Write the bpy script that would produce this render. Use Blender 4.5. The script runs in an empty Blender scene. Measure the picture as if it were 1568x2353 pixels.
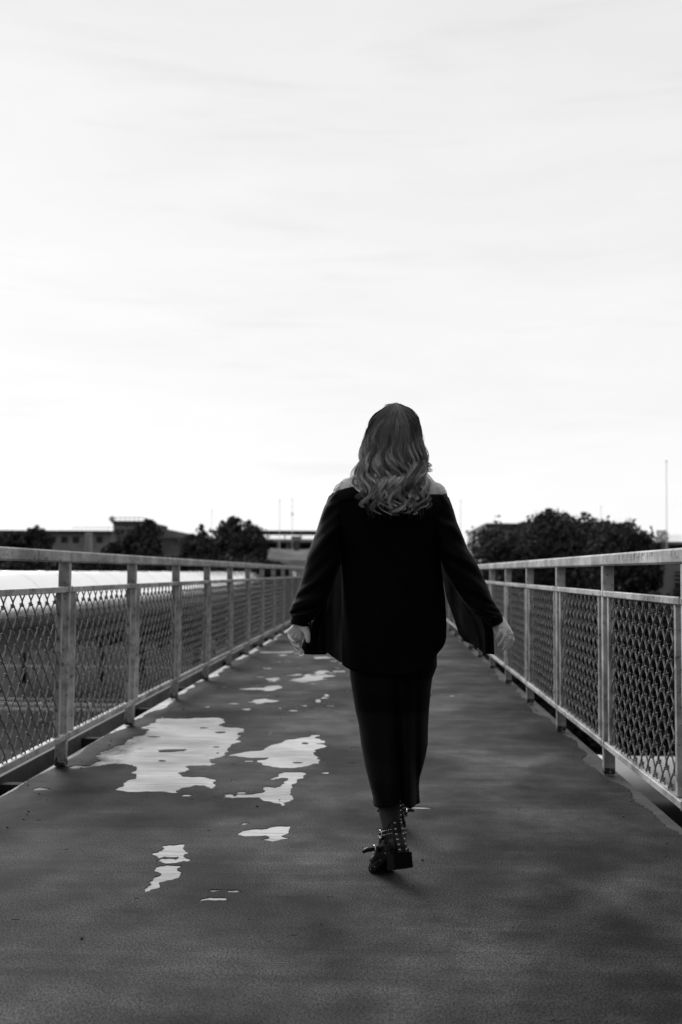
import bpy, bmesh, math, random
import numpy as np
from mathutils import Vector, Matrix, geometry, bvhtree
random.seed(7); rng = np.random.default_rng(11)
PI = math.pi; R_ = math.radians
S = bpy.context.scene
COL = S.collection

# ------------------------------------------------------------------ camera
F = 2450.0; CX, CY = 784.0, 1176.5      # focal length and centre, in units of a 1568 wide frame
EYE = Vector((0, 0, 1.10)); ROLL = 0.007
_dx, _dy = 103 + 138.5*ROLL, 138.5 - 103*ROLL
PITCH = math.atan(_dy/F); YAW = math.atan(_dx*math.cos(PITCH)/F)
ROT = Matrix.Rotation(YAW, 3, 'Z') @ Matrix.Rotation(PI/2 + PITCH, 3, 'X') @ Matrix.Rotation(ROLL, 3, 'Z')
def ray(px, py): return ROT @ Vector((px - CX, -(py - CY), -F))
def W(px, py, Y):
    d = ray(px, py); return EYE + d*(Y/d.y)
def G(px, py, z=0.0):
    d = ray(px, py); return EYE + d*((z - EYE.z)/d.z)
cam_d = bpy.data.cameras.new('camera'); cam = bpy.data.objects.new('camera', cam_d); COL.objects.link(cam)
cam.matrix_world = Matrix.Translation(EYE) @ ROT.to_4x4()
cam_d.sensor_fit = 'HORIZONTAL'; cam_d.sensor_width = 24.0; cam_d.lens = F/1568*24.0
cam_d.clip_start = 0.05; cam_d.clip_end = 5000
cam_d.dof.use_dof = True; cam_d.dof.focus_distance = 4.1; cam_d.dof.aperture_fstop = 2.8
S.camera = cam

# ------------------------------------------------------------------ helpers
def tag(o, label=None, cat=None, group=None, kind=None):
    if label: o['label'] = label
    if cat: o['category'] = cat
    if group: o['group'] = group
    if kind: o['kind'] = kind
    return o
def empty(name, loc, label, cat, group=None):
    o = bpy.data.objects.new(name, None); COL.objects.link(o); o.location = loc
    o.empty_display_size = .2
    return tag(o, label, cat, group)
def link(name, me, mat, parent=None, smooth=False):
    o = bpy.data.objects.new(name, me); COL.objects.link(o)
    mats = mat if isinstance(mat, (list, tuple)) else [mat]
    if not me.materials:
        for m in mats: me.materials.append(m)
    if parent is not None:
        o.parent = parent
        p = parent; off = Vector((0, 0, 0))
        while p is not None:
            off += p.location; p = p.parent
        o.location = -off
    if smooth:
        me.polygons.foreach_set('use_smooth', [True]*len(me.polygons))
    return o
class MB:
    """collects geometry in world space; build() links it as ONE mesh object"""
    def __init__(s): s.v = []; s.f = []; s.m = []
    def add(s, v, f, mi=0):
        n = len(s.v); s.v += [tuple(p) for p in v]
        s.f += [tuple(i+n for i in q) for q in f]; s.m += [mi]*len(f); return s
    def box(s, x0, x1, y0, y1, z0, z1, mi=0, M=None):
        v = [Vector((x, y, z)) for x in (x0, x1) for y in (y0, y1) for z in (z0, z1)]
        if M is not None: v = [M @ p for p in v]
        return s.add(v, [(0,1,3,2),(4,6,7,5),(0,4,5,1),(2,3,7,6),(0,2,6,4),(1,5,7,3)], mi)
    def bbox(s, x0, x1, y0, y1, z0, z1, b=.004, mi=0):
        """box with chamfered edges"""
        bm = bmesh.new(); bmesh.ops.create_cube(bm, size=1)
        for q in bm.verts: q.co = Vector(((x0+x1)/2+q.co.x*(x1-x0), (y0+y1)/2+q.co.y*(y1-y0), (z0+z1)/2+q.co.z*(z1-z0)))
        bmesh.ops.bevel(bm, geom=bm.edges[:], offset=b, segments=1, affect='EDGES')
        bm.verts.index_update()
        s.add([q.co.copy() for q in bm.verts], [[w.index for w in f.verts] for f in bm.faces], mi); bm.free(); return s
    def tube(s, pts, rad, n=8, mi=0, cap=True):
        pts = [Vector(p) for p in pts]; k = len(pts)
        rad = rad if isinstance(rad, (list, tuple)) else [rad]*k
        v = []; f = []
        up = None
        for i, p in enumerate(pts):
            t = (pts[min(i+1, k-1)] - pts[max(i-1, 0)])
            if t.length < 1e-9: t = Vector((0,0,1))
            t.normalize()
            if up is None:
                up = t.orthogonal().normalized()
            else:
                up = (up - t*up.dot(t))
                up = up.normalized() if up.length > 1e-6 else t.orthogonal().normalized()
            b = t.cross(up)
            for j in range(n):
                a = 2*PI*j/n; v.append(p + (up*math.cos(a) + b*math.sin(a))*rad[i])
        for i in range(k-1):
            for j in range(n):
                f.append((i*n+j, i*n+(j+1)%n, (i+1)*n+(j+1)%n, (i+1)*n+j))
        if cap: f.append(tuple(range(n-1, -1, -1))); f.append(tuple((k-1)*n+j for j in range(n)))
        return s.add(v, f, mi)
    def ball(s, c, r, n=8, mi=0):
        c = Vector(c); r = Vector(r) if not isinstance(r, (int, float)) else Vector((r, r, r))
        v = [c + Vector((0,0,r.z))]; f = []; m = max(4, n//2+1)
        for i in range(1, m):
            th = PI*i/m
            for j in range(n):
                a = 2*PI*j/n; v.append(c + Vector((r.x*math.sin(th)*math.cos(a), r.y*math.sin(th)*math.sin(a), r.z*math.cos(th))))
        v.append(c - Vector((0,0,r.z))); L = len(v)-1
        for j in range(n): f.append((0, 1+j, 1+(j+1)%n))
        for i in range(m-2):
            for j in range(n): f.append((1+i*n+j, 1+(i+1)*n+j, 1+(i+1)*n+(j+1)%n, 1+i*n+(j+1)%n))
        for j in range(n): f.append((L, 1+(m-2)*n+(j+1)%n, 1+(m-2)*n+j))
        return s.add(v, f, mi)
    def loft(s, rings, cap=True, mi=0):
        n = len(rings[0]); v = [p for r in rings for p in r]; f = []
        for i in range(len(rings)-1):
            for j in range(n): f.append((i*n+j, i*n+(j+1)%n, (i+1)*n+(j+1)%n, (i+1)*n+j))
        if cap: f.append(tuple(range(n-1,-1,-1))); f.append(tuple((len(rings)-1)*n+j for j in range(n)))
        return s.add(v, f, mi)
    def mesh(s, name='mesh'):
        me = bpy.data.meshes.new(name); me.from_pydata(s.v, [], s.f)
        if any(s.m): me.polygons.foreach_set('material_index', s.m)
        me.update(); return me
    def build(s, name, mat, parent=None, smooth=False, solid=0, subd=0):
        me = s.mesh(name); o = link(name, me, mat, parent, smooth)
        if subd:
            m = o.modifiers.new('subd', 'SUBSURF'); m.levels = m.render_levels = subd
        if solid:
            m = o.modifiers.new('solid', 'SOLIDIFY'); m.thickness = solid; m.offset = 0
        return o
def np_mesh(name, V, Fq):
    me = bpy.data.meshes.new(name)
    V = np.asarray(V, np.float32); Fq = np.asarray(Fq, np.int32)
    k = Fq.shape[1]
    me.vertices.add(len(V)); me.vertices.foreach_set('co', V.ravel())
    me.loops.add(Fq.size); me.loops.foreach_set('vertex_index', Fq.ravel())
    me.polygons.add(len(Fq)); me.polygons.foreach_set('loop_start', np.arange(0, Fq.size, k, dtype=np.int32))
    me.update(calc_edges=True); return me
def interp(tab, y):
    xs = [t[0] for t in tab]
    return [float(np.interp(y, xs, [t[i] for t in tab])) for i in range(1, len(tab[0]))]

# ------------------------------------------------------------------ materials (everything neutral: the photograph is black and white)
def mat(name, base, rough=.6, var=.25, scale=8., bump=0., bscale=60., metal=0., spec=.5, stretch=(1,1,1), space='Object', rvar=.1):
    m = bpy.data.materials.new(name); m.use_nodes = True; nt = m.node_tree; N = nt.nodes; L = nt.links
    b = N['Principled BSDF']; b.inputs['Roughness'].default_value = rough; b.inputs['Metallic'].default_value = metal
    b.inputs['Specular IOR Level'].default_value = spec
    tc = N.new('ShaderNodeTexCoord'); mp = N.new('ShaderNodeMapping'); mp.inputs['Scale'].default_value = stretch
    L.new(tc.outputs[space], mp.inputs['Vector'])
    nz = N.new('ShaderNodeTexNoise'); nz.inputs['Scale'].default_value = scale; nz.inputs['Detail'].default_value = 6; nz.inputs['Roughness'].default_value = .62
    L.new(mp.outputs[0], nz.inputs['Vector'])
    mr = N.new('ShaderNodeMapRange'); mr.inputs['From Min'].default_value = .3; mr.inputs['From Max'].default_value = .7
    mr.inputs['To Min'].default_value = base*(1-var); mr.inputs['To Max'].default_value = base*(1+var)
    L.new(nz.outputs[0], mr.inputs[0])
    L.new(mr.outputs[0], b.inputs['Base Color'])
    r2 = N.new('ShaderNodeMapRange'); r2.inputs['From Min'].default_value = .3; r2.inputs['From Max'].default_value = .7
    r2.inputs['To Min'].default_value = max(.05, rough-rvar); r2.inputs['To Max'].default_value = min(1, rough+rvar)
    L.new(nz.outputs[0], r2.inputs[0]); L.new(r2.outputs[0], b.inputs['Roughness'])
    if bump:
        n2 = N.new('ShaderNodeTexNoise'); n2.inputs['Scale'].default_value = bscale; n2.inputs['Detail'].default_value = 4
        L.new(mp.outputs[0], n2.inputs['Vector'])
        bp = N.new('ShaderNodeBump'); bp.inputs['Strength'].default_value = bump; bp.inputs['Distance'].default_value = .004
        L.new(n2.outputs[0], bp.inputs['Height']); L.new(bp.outputs[0], b.inputs['Normal'])
    m['nodes'] = 1
    return m
def nd(m): return m.node_tree.nodes, m.node_tree.links
def math_node(m, op, a, b=None, clamp=False):
    N, L = nd(m); n = N.new('ShaderNodeMath'); n.operation = op; n.use_clamp = clamp
    for i, x in enumerate((a, b)):
        if x is None: continue
        if isinstance(x, (int, float)): n.inputs[i].default_value = x
        else: L.new(x, n.inputs[i])
    return n.outputs[0]
def noise(m, scale, detail=5, stretch=(1,1,1), rough=.6, space='Object', off=(0,0,0)):
    N, L = nd(m); tc = N.new('ShaderNodeTexCoord'); mp = N.new('ShaderNodeMapping')
    mp.inputs['Scale'].default_value = stretch; mp.inputs['Location'].default_value = off
    L.new(tc.outputs[space], mp.inputs[0]); n = N.new('ShaderNodeTexNoise')
    n.inputs['Scale'].default_value = scale; n.inputs['Detail'].default_value = detail; n.inputs['Roughness'].default_value = rough
    L.new(mp.outputs[0], n.inputs['Vector']); return n.outputs[0]
def remap(m, x, a, b, c, d):
    N, L = nd(m); n = N.new('ShaderNodeMapRange'); L.new(x, n.inputs[0])
    for i, v in enumerate((a, b, c, d)): n.inputs[1+i].default_value = v
    return n.outputs[0]
def mixv(m, fac, a, b):
    N, L = nd(m); n = N.new('ShaderNodeMix'); n.data_type = 'FLOAT'
    for i, x in ((0, fac), (2, a), (3, b)):
        if isinstance(x, (int, float)): n.inputs[i].default_value = x
        else: L.new(x, n.inputs[i])
    return n.outputs[0]

# walkway coating: dark, worn, rolled-on, slightly glossy
M_coat = mat('walkway_coating', .05, .6, .3, 2.2, spec=.05)
def finish_coat(m):
    N, L = nd(m); b = N['Principled BSDF']
    big = noise(m, 1.1, 4, (1, .8, 1), .55); mid = noise(m, 3.6, 5, (1, .9, 1), .62); streak = noise(m, 5, 4, (.6, 2.2, 1), .6)
    grain = noise(m, 165, 3, (1,.7,1), .95); speck = noise(m, 150, 2, (1,1,1), .5, off=(3,1,0))
    v = remap(m, big, .38, .62, .024, .094)
    v = math_node(m, 'MULTIPLY', v, remap(m, mid, .36, .64, .62, 1.4))
    v = math_node(m, 'MULTIPLY', v, remap(m, streak, .35, .65, .90, 1.10))
    v = math_node(m, 'MULTIPLY', v, remap(m, grain, .38, .62, 0, 2.4))
    lap = noise(m, 1.0, 3, (.10, 7, 1), .6, off=(0,3,0)); v = math_node(m, 'MULTIPLY', v, remap(m, lap, .57, .62, 1, 1.15)); v = math_node(m, 'MULTIPLY', v, remap(m, lap, .36, .42, .84, 1))
    sp = remap(m, speck, .66, .72, 0, .10)
    v = math_node(m, 'ADD', v, sp)
    # coating gets darker towards both railings, with an uneven edge
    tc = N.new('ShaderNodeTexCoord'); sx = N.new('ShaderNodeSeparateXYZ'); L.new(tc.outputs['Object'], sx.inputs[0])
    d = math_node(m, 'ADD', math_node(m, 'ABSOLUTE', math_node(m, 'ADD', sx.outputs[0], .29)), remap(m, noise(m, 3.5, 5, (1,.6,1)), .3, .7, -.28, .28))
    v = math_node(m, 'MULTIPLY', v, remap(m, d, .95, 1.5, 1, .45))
    L.new(v, b.inputs['Base Color'])
    L.new(remap(m, mid, .3, .7, .6, .85), b.inputs['Roughness'])
    h = math_node(m, 'ADD', math_node(m, 'MULTIPLY', grain, .5), math_node(m, 'MULTIPLY', streak, .3))
    bp = N.new('ShaderNodeBump'); bp.inputs['Strength'].default_value = .8; bp.inputs['Distance'].default_value = .004
    L.new(h, bp.inputs['Height']); L.new(bp.outputs[0], b.inputs['Normal'])
finish_coat(M_coat)
# bare pale substrate showing where the coating has peeled
M_bare = mat('bare_screed', .62, .6, .1, 3, spec=.25)
def finish_bare(m):
    N, L = nd(m); b = N['Principled BSDF']
    gr = noise(m, 11, 4, (.25, 4.5, 1), .62); dirt = noise(m, 2.1, 6, (.7, 1.2, 1)); crack = noise(m, 16, 4, (.3, 5, 1), .65, off=(2,2,0))
    v = remap(m, gr, .34, .66, .42, .80)
    v = math_node(m, 'MULTIPLY', v, remap(m, dirt, .38, .64, 1.12, .68))
    c = remap(m, crack, .60, .66, 1, .5); v = math_node(m, 'MULTIPLY', v, c)
    # the margins along the rail feet are dark with dirt, the far left one kept pale
    tc = N.new('ShaderNodeTexCoord'); sx = N.new('ShaderNodeSeparateXYZ'); L.new(tc.outputs['Object'], sx.inputs[0])
    d = math_node(m, 'ABSOLUTE', math_node(m, 'ADD', sx.outputs[0], .29))        # distance from the bridge axis
    nz = noise(m, 8, 6, (1, .6, 1)); d2 = math_node(m, 'ADD', d, remap(m, nz, .3, .7, -.10, .10))
    sgn_ = math_node(m, 'ADD', sx.outputs[0], .29); lo_ = remap(m, sgn_, -.2, .2, 1, 0); lo_ = math_node(m, 'MULTIPLY', lo_, remap(m, sx.outputs[1], 6.7, 7.5, 0, .65)); lo_ = math_node(m, 'ADD', lo_, .034); lo_ = math_node(m, 'MULTIPLY', lo_, remap(m, crack, .42, .66, .35, 3.4))  # far left margin paler: sunlight on the deck edge put into the colour
    edge = mixv(m, remap(m, d2, 1.22, 1.40, 0, 1), 1.0, lo_)
    v = math_node(m, 'MULTIPLY', v, edge)
    L.new(v, b.inputs['Base Color'])
    bp = N.new('ShaderNodeBump'); bp.inputs['Strength'].default_value = .3; bp.inputs['Distance'].default_value = .003
    L.new(gr, bp.inputs['Height']); L.new(bp.outputs[0], b.inputs['Normal'])
finish_bare(M_bare)
M_grit = mat('grit', .09, .9, .9, 1.7)
# pale grey rail paint, chipped, with rust at the feet
M_paint = mat('grey_rail_paint', .42, .5, .1, 10, spec=.2)
def finish_paint(m):
    N, L = nd(m); b = N['Principled BSDF']
    a = noise(m, 4.5, 5, (1,.7,1.3), .62); drip = noise(m, 17, 4, (1, 1, .45), .6); chip = noise(m, 34, 4, (1,.7,.8), .6, off=(5,0,0)); fine = noise(m, 120, 3)
    v = remap(m, a, .38, .62, .22, .52)
    v = math_node(m, 'MULTIPLY', v, remap(m, drip, .48, .68, 1.05, .74))
    v = math_node(m, 'MULTIPLY', v, remap(m, chip, .60, .65, 1, .35))
    v = math_node(m, 'MULTIPLY', v, remap(m, fine, .3, .7, .9, 1.1))
    geo = N.new('ShaderNodeNewGeometry'); sx = N.new('ShaderNodeSeparateXYZ'); L.new(geo.outputs['Position'], sx.inputs[0])
    z = math_node(m, 'ADD', sx.outputs[2], remap(m, noise(m, 45, 6), .3, .7, -.035, .035))
    rust = remap(m, z, .028, .042, .10, 1)
    v = math_node(m, 'MULTIPLY', v, rust)
    L.new(v, b.inputs['Base Color'])
    h = math_node(m, 'ADD', math_node(m, 'MULTIPLY', fine, .3), chip)
    bp = N.new('ShaderNodeBump'); bp.inputs['Strength'].default_value = .25; bp.inputs['Distance'].default_value = .002
    L.new(h, bp.inputs['Height']); L.new(bp.outputs[0], b.inputs['Normal'])
finish_paint(M_paint)
M_wire = mat('painted_wire', .21, .5, .5, 30, spec=.2)
M_scratch = mat('scratched_primer', .62, .6, .15, 60)
M_steel = mat('dark_bridge_steel', .035, .8, .4, 5, bump=.2, spec=.05)
M_beam = mat('grey_edge_beam', .12, .7, .4, 4, spec=.1)
M_conc = mat('old_concrete', .30, .8, .3, 3, bump=.3)
M_pipe = mat('aluminium_cladding', .93, .22, .04, 1.5, metal=1.0, rvar=.06)
M_pipedull = mat('dull_cladding', .42, .24, .15, 2, metal=1.0, rvar=.08)
M_pipeband = mat('cladding_band', .6, .4, .15, 4, metal=1.0)
M_ground = mat('yard_ground', .018, .85, .5, .12, space='Object', spec=.02)
M_road = mat('old_road', .04, .8, .3, .4, spec=.02)
M_white = mat('white_marking', .7, .6, .15, 3)
M_leaf = mat('leaf_foliage', .075, .7, .6, 1.0, spec=.08)
M_bark = mat('bark', .08, .9, .4, 12, bump=.4, stretch=(1,1,.3))
M_brick = mat('dark_brick', .32, .85, .3, 1.2)  # brick, block wall and dark roof lightened to stand for distance haze
M_wall = mat('pale_render_wall', .42, .85, .2, .8)
M_wallg = mat('grey_block_wall', .28, .85, .2, 1.2)
M_glass = mat('dark_window', .03, .15, .2, 2)
M_roof = mat('dark_roof', .09, .8, .3, 1.5)
M_roofl = mat('pale_roof', .32, .7, .2, 1.0)
M_sign = mat('pale_sign_letters', .6, .5, .1, 3)
M_pole = mat('galvanised_pole', .75, .5, .15, 5, metal=.0)
M_bank = mat('grass_bank', .19, .95, .4, .5, spec=.02)
# the woman
M_skin = mat('skin', .70, .5, .05, 14, bump=.06, bscale=500, spec=.35)
def skin_more(m):
    b = m.node_tree.nodes['Principled BSDF']
    b.inputs['Subsurface Weight'].default_value = .12; b.inputs['Subsurface Radius'].default_value = (.006,.006,.006); b.inputs['Subsurface Scale'].default_value = 1
skin_more(M_skin)
M_tights = mat('dark_tights', .05, .7, .15, 30, spec=.15)
M_ink = mat('tattoo_ink', .2, .6, .2, 60)
M_cloth = mat('black_crepe', .0042, .7, .3, 9, bump=.12, bscale=900, spec=.06)
M_back = mat('black_crepe_back', .0036, .9, .3, 9, bump=.12, bscale=900, spec=.03)
M_skirt = mat('black_satin_crepe', .003, .6, .3, 7, bump=.08, bscale=900, spec=.03)
for _m, _w in ((M_cloth, .10), (M_skirt, .05)):
    _b = _m.node_tree.nodes['Principled BSDF']; _b.inputs['Sheen Weight'].default_value = _w; _b.inputs['Sheen Roughness'].default_value = .35; _b.inputs['Sheen Weight'].default_value = _w*.6
def sheer(name, base, trans, through):
    m = mat(name, base, .8, .2, 12, spec=.05); N, L = nd(m); b = N['Principled BSDF']; out = N['Material Output']
    tl = N.new('ShaderNodeBsdfTranslucent'); L.new(remap(m, noise(m, 16, 3, (1, 1, .06), .5), .36, .64, trans*.35, trans*1.3), tl.inputs['Color'])
    tp = N.new('ShaderNodeBsdfTransparent'); ad = N.new('ShaderNodeAddShader'); mx = N.new('ShaderNodeMixShader')
    L.new(b.outputs[0], ad.inputs[0]); L.new(tl.outputs[0], ad.inputs[1])
    mx.inputs[0].default_value = through; L.new(ad.outputs[0], mx.inputs[1]); L.new(tp.outputs[0], mx.inputs[2]); L.new(mx.outputs[0], out.inputs[0])
    return m
M_sheer = sheer('sheer_black_crepe', .005, .06, .02)
M_leather = mat('black_leather', .004, .3, .3, 25, bump=.15, bscale=120, spec=.3)
M_rubber = mat('black_rubber', .006, .8, .3, 20, spec=.05)
M_silver = mat('silver_metal', .6, .2, .05, 20, metal=1.0)
M_button = mat('black_button', .02, .25, .1, 20)
M_eye = mat('eye', .6, .2, .05, 20); M_lip = mat('lips', .22, .4, .1, 30)
M_hair = bpy.data.materials.new('hair'); M_hair.use_nodes = True
def hair_mat(m):
    N, L = nd(m); b = N['Principled BSDF']; b.inputs['Roughness'].default_value = .42; b.inputs['Specular IOR Level'].default_value = .45
    at = N.new('ShaderNodeAttribute'); at.attribute_name = 'tone'; L.new(at.outputs['Fac'], b.inputs['Base Color'])
    tl = N.new('ShaderNodeBsdfTranslucent'); L.new(math_node(m, 'MULTIPLY', at.outputs['Fac'], 1.0), tl.inputs['Color'])
    mx = N.new('ShaderNodeMixShader'); mx.inputs[0].default_value = .35
    L.new(b.outputs[0], mx.inputs[1]); L.new(tl.outputs[0], mx.inputs[2]); L.new(mx.outputs[0], N['Material Output'].inputs[0])
hair_mat(M_hair)

# ------------------------------------------------------------------ sky and sun
SUN_AZ = R_(-30); SUN_EL = R_(24)        # ahead and to the left, behind thin cloud
wd = bpy.data.worlds.new('World'); S.world = wd; wd.use_nodes = True
nt = wd.node_tree; N = nt.nodes; L = nt.links
bg = N['Background']; bg.inputs['Strength'].default_value = .1
sky = N.new('ShaderNodeTexSky'); sky.sky_type = 'NISHITA'; sky.sun_disc = False
sky.sun_elevation = SUN_EL; sky.sun_rotation = SUN_AZ; sky.air_density = 1.0; sky.dust_density = 1.0
bw = N.new('ShaderNodeRGBToBW'); L.new(sky.outputs[0], bw.inputs[0])
class _W: node_tree = nt
tc = N.new('ShaderNodeTexCoord')
mp = N.new('ShaderNodeMapping'); mp.inputs['Scale'].default_value = (1.1, 1.1, 6.0); mp.inputs['Rotation'].default_value = (0, R_(4), 0)
L.new(tc.outputs['Generated'], mp.inputs[0])
cn = N.new('ShaderNodeTexNoise'); cn.inputs['Scale'].default_value = 3.4; cn.inputs['Detail'].default_value = 9; cn.inputs['Roughness'].default_value = .58; cn.inputs['Distortion'].default_value = .5
L.new(mp.outputs[0], cn.inputs['Vector'])
SKY_VEIL = 8.3; SKY_MIX = .965
veil = remap(_W, cn.outputs[0], .30, .70, SKY_VEIL*.965, SKY_VEIL*1.03)      # thin high cloud, brighter and duller bands
# the veil thins out overhead and behind the viewer, where the cloud is darker
sp = N.new('ShaderNodeSeparateXYZ'); L.new(tc.outputs['Generated'], sp.inputs[0])
hz = remap(_W, sp.outputs[2], .0, .55, .89, .73)
dotd = N.new('ShaderNodeVectorMath'); dotd.operation = 'DOT_PRODUCT'; L.new(tc.outputs['Generated'], dotd.inputs[0])
dotd.inputs[1].default_value = (math.sin(SUN_AZ)*math.cos(SUN_EL), math.cos(SUN_AZ)*math.cos(SUN_EL), math.sin(SUN_EL))
front = remap(_W, dotd.outputs['Value'], -.60, .40, .13, 1.0)
veil = math_node(_W, 'MULTIPLY', math_node(_W, 'MULTIPLY', veil, hz), front)
mp2 = N.new('ShaderNodeMapping'); mp2.inputs['Scale'].default_value = (1.6, 1.6, 16); mp2.inputs['Location'].default_value = (.7, .2, 0); L.new(tc.outputs['Generated'], mp2.inputs[0])
c2 = N.new('ShaderNodeTexNoise'); c2.inputs['Scale'].default_value = 3.0; c2.inputs['Detail'].default_value = 7; c2.inputs['Roughness'].default_value = .55; L.new(mp2.outputs[0], c2.inputs['Vector'])
wisp = math_node(_W, 'MULTIPLY', remap(_W, c2.outputs[0], .56, .72, 0, .05), remap(_W, sp.outputs[2], .04, .10, 0, 1))   # thin grey wisps
veil = math_node(_W, 'MULTIPLY', veil, math_node(_W, 'SUBTRACT', 1.0, wisp))
skyv = mixv(_W, SKY_MIX, bw.outputs[0], veil)
L.new(skyv, bg.inputs['Color'])
sd = bpy.data.lights.new('sun', 'SUN'); sd.energy = 1.6; sd.angle = R_(30); sd.color = (1, 1, 1)
so = bpy.data.objects.new('sun', sd); COL.objects.link(so); so.location = (-20, 20, 20)
so.rotation_euler = (PI/2 - SUN_EL, 0, -SUN_AZ + PI)
_dir = Vector((math.sin(SUN_AZ)*math.cos(SUN_EL), math.cos(SUN_AZ)*math.cos(SUN_EL), math.sin(SUN_EL)))
so.rotation_euler = _dir.to_track_quat('Z', 'Y').to_euler()
S.view_settings.view_transform = 'Standard'; S.view_settings.look = 'None'; S.view_settings.gamma = 1; S.view_settings.exposure = .45
S.render.engine = 'CYCLES'; S.cycles.max_bounces = 8; S.cycles.transparent_max_bounces = 12; S.cycles.use_denoising = True

# ------------------------------------------------------------------ walkway
XL, XR = -1.784, 1.197              # inner faces of the two railings
EL, ER = -1.875, 1.295              # deck edges
Y0, Y1 = -1.5, 44.0
def jag(poly, minlen, amp=.16, rnd=random):
    """roughen a closed outline by midpoint displacement"""
    p = [Vector(q) for q in poly]
    for _ in range(6):
        out = []; again = False
        for i, a in enumerate(p):
            b = p[(i+1) % len(p)]; out.append(a); d = b - a; ml = minlen*max(.35, a.y/5)
            if d.length > ml*2:
                nrm = Vector((-d.y, d.x)); out.append((a+b)/2 + nrm*rnd.uniform(-amp, amp)); again = True
        p = out
        if not again: break
    return p
def z7(pts): return [(122.5+.46875*x, 1439.4+.46875*y) for x, y in pts]
HOLES = [
 [(70,690),(110,680),(180,682),(190,672),(215,640),(250,610),(300,585),(345,570),(390,540),(430,500),(470,475),(500,460),(520,440),(545,450),(600,452),(700,447),(760,446),(820,447),(835,462),(848,470),(810,484),(830,490),(900,494),(940,506),(935,518),(905,522),(925,535),(905,550),(900,570),(868,585),(855,600),(850,628),(830,640),(795,645),(803,675),(770,683),(650,686),(672,700),(650,712),(612,718),(630,732),(680,737),(720,735),(760,742),(797,752),(795,775),(790,793),(770,795),(740,780),(700,778),(645,790),(610,815),(560,813),(480,810),(400,812),(305,797),(340,770),(360,755),(405,730),(410,690),(390,680),(350,673),(300,672),(240,680),(180,690),(100,697)],
 [(865,635),(905,620),(950,612),(1020,606),(1065,580),(1110,570),(1160,552),(1225,543),(1255,540),(1265,532),(1310,531),(1285,545),(1310,555),(1340,566),(1330,572),(1290,574),(1335,583),(1330,595),(1290,612),(1283,625),(1300,640),(1313,655),(1310,670),(1260,680),(1220,690),(1150,694),(1080,690),(1040,682),(1015,668),(990,658),(1055,642),(1020,644),(930,640)],
 [(1018,750),(1080,740),(1105,735),(1110,720),(1130,713),(1200,712),(1247,724),(1235,738),(1195,750),(1200,762),(1170,780),(1165,800),(1180,830),(1180,848),(1130,865),(1122,880),(1110,868),(1060,858),(1030,855),(1015,840),(960,838),(880,842),(835,838),(837,822),(870,820),(885,832),(900,822),(990,818),(1040,805),(1030,795),(1040,785),(1090,790),(1120,775),(1130,760),(1150,745),(1130,742),(1080,752)],
 [(903,1022),(930,1000),(990,992),(1050,990),(1080,980),(1160,978),(1162,990),(1155,1010),(1120,1028),(1160,1035),(1140,1042),(1100,1050),(1080,1055),(1015,1048),(1060,1035),(1040,1025),(980,1028)],
 [(905,978),(930,963),(970,963),(940,972)],
 [(480,1115),(515,1105),(535,1095),(530,1080),(540,1073),(600,1070),(650,1066),(640,1080),(645,1095),(663,1105),(640,1120),(650,1133),(682,1145),(660,1153),(640,1150),(600,1160),(500,1150),(530,1135),(600,1140),(615,1130),(545,1128),(515,1138),(490,1120)],
 [(450,1302),(447,1285),(465,1270),(470,1250),(490,1235),(520,1220),(495,1190),(525,1172),(560,1168),(632,1170),(610,1185),(632,1205),(620,1225),(590,1240),(560,1245),(520,1255),(525,1275),(480,1290)],
 [(762,1300),(770,1290),(815,1288),(825,1295),(790,1301)], [(855,1292),(900,1290),(928,1298),(900,1304),(860,1303)],
 [(715,1350),(740,1332),(770,1326),(840,1328),(858,1335),(845,1343),(780,1343),(735,1344)],
 [(947,370),(985,358),(1020,355),(1040,352),(1060,358),(1100,362),(1090,370),(1040,373),(1000,380)],
 [(885,308),(940,304),(1030,300),(1050,292),(1110,288),(1125,300),(1080,315),(1040,318),(1000,310)],
 [(1030,255),(1110,250),(1100,270),(1050,272)], [(1125,240),(1200,232),(1222,238),(1170,245)],
 [(1230,240),(1290,230),(1310,215),(1350,217),(1330,228),(1345,258),(1300,265),(1240,275)], [(1370,217),(1430,217),(1430,223),(1375,223)],
 [(1285,372),(1310,355),(1370,325),(1360,350),(1320,372)], [(1195,388),(1240,384),(1235,392)], [(910,405),(965,400),(950,411)], [(1085,398),(1130,400),(1110,404)],
 [(1270,150),(1350,145),(1380,155),(1290,160)], [(1015,203),(1080,202),(1060,208)], [(1100,140),(1150,136),(1140,146)], [(1180,130),(1230,125),(1220,146)],
 [(1020,123),(1190,120),(1190,127),(1030,131)], [(735,395),(770,390),(760,397)], [(660,848),(700,845),(690,851)], [(10,1093),(80,1090),(75,1097)], [(865,757),(895,757),(885,761)],
]
ISLES = [[(515,607),(560,603),(655,602),(640,609),(580,614),(520,615)]]
def g2(pts): return [Vector(G(x, y)[:2]) for x, y in pts]
polys = [jag(g2(z7(h)), .013, .2) for h in HOLES] + [jag(g2(z7(h)), .03, .1) for h in ISLES]
polys.append(jag(g2([(71,1817),(80,1811),(92,1808),(118,1812),(100,1816)]), .02, .1))
polys.append(jag(g2([(932,1855.5),(960,1854),(990,1856),(1000,1858),(960,1858.2)]), .02, .08))
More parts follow.
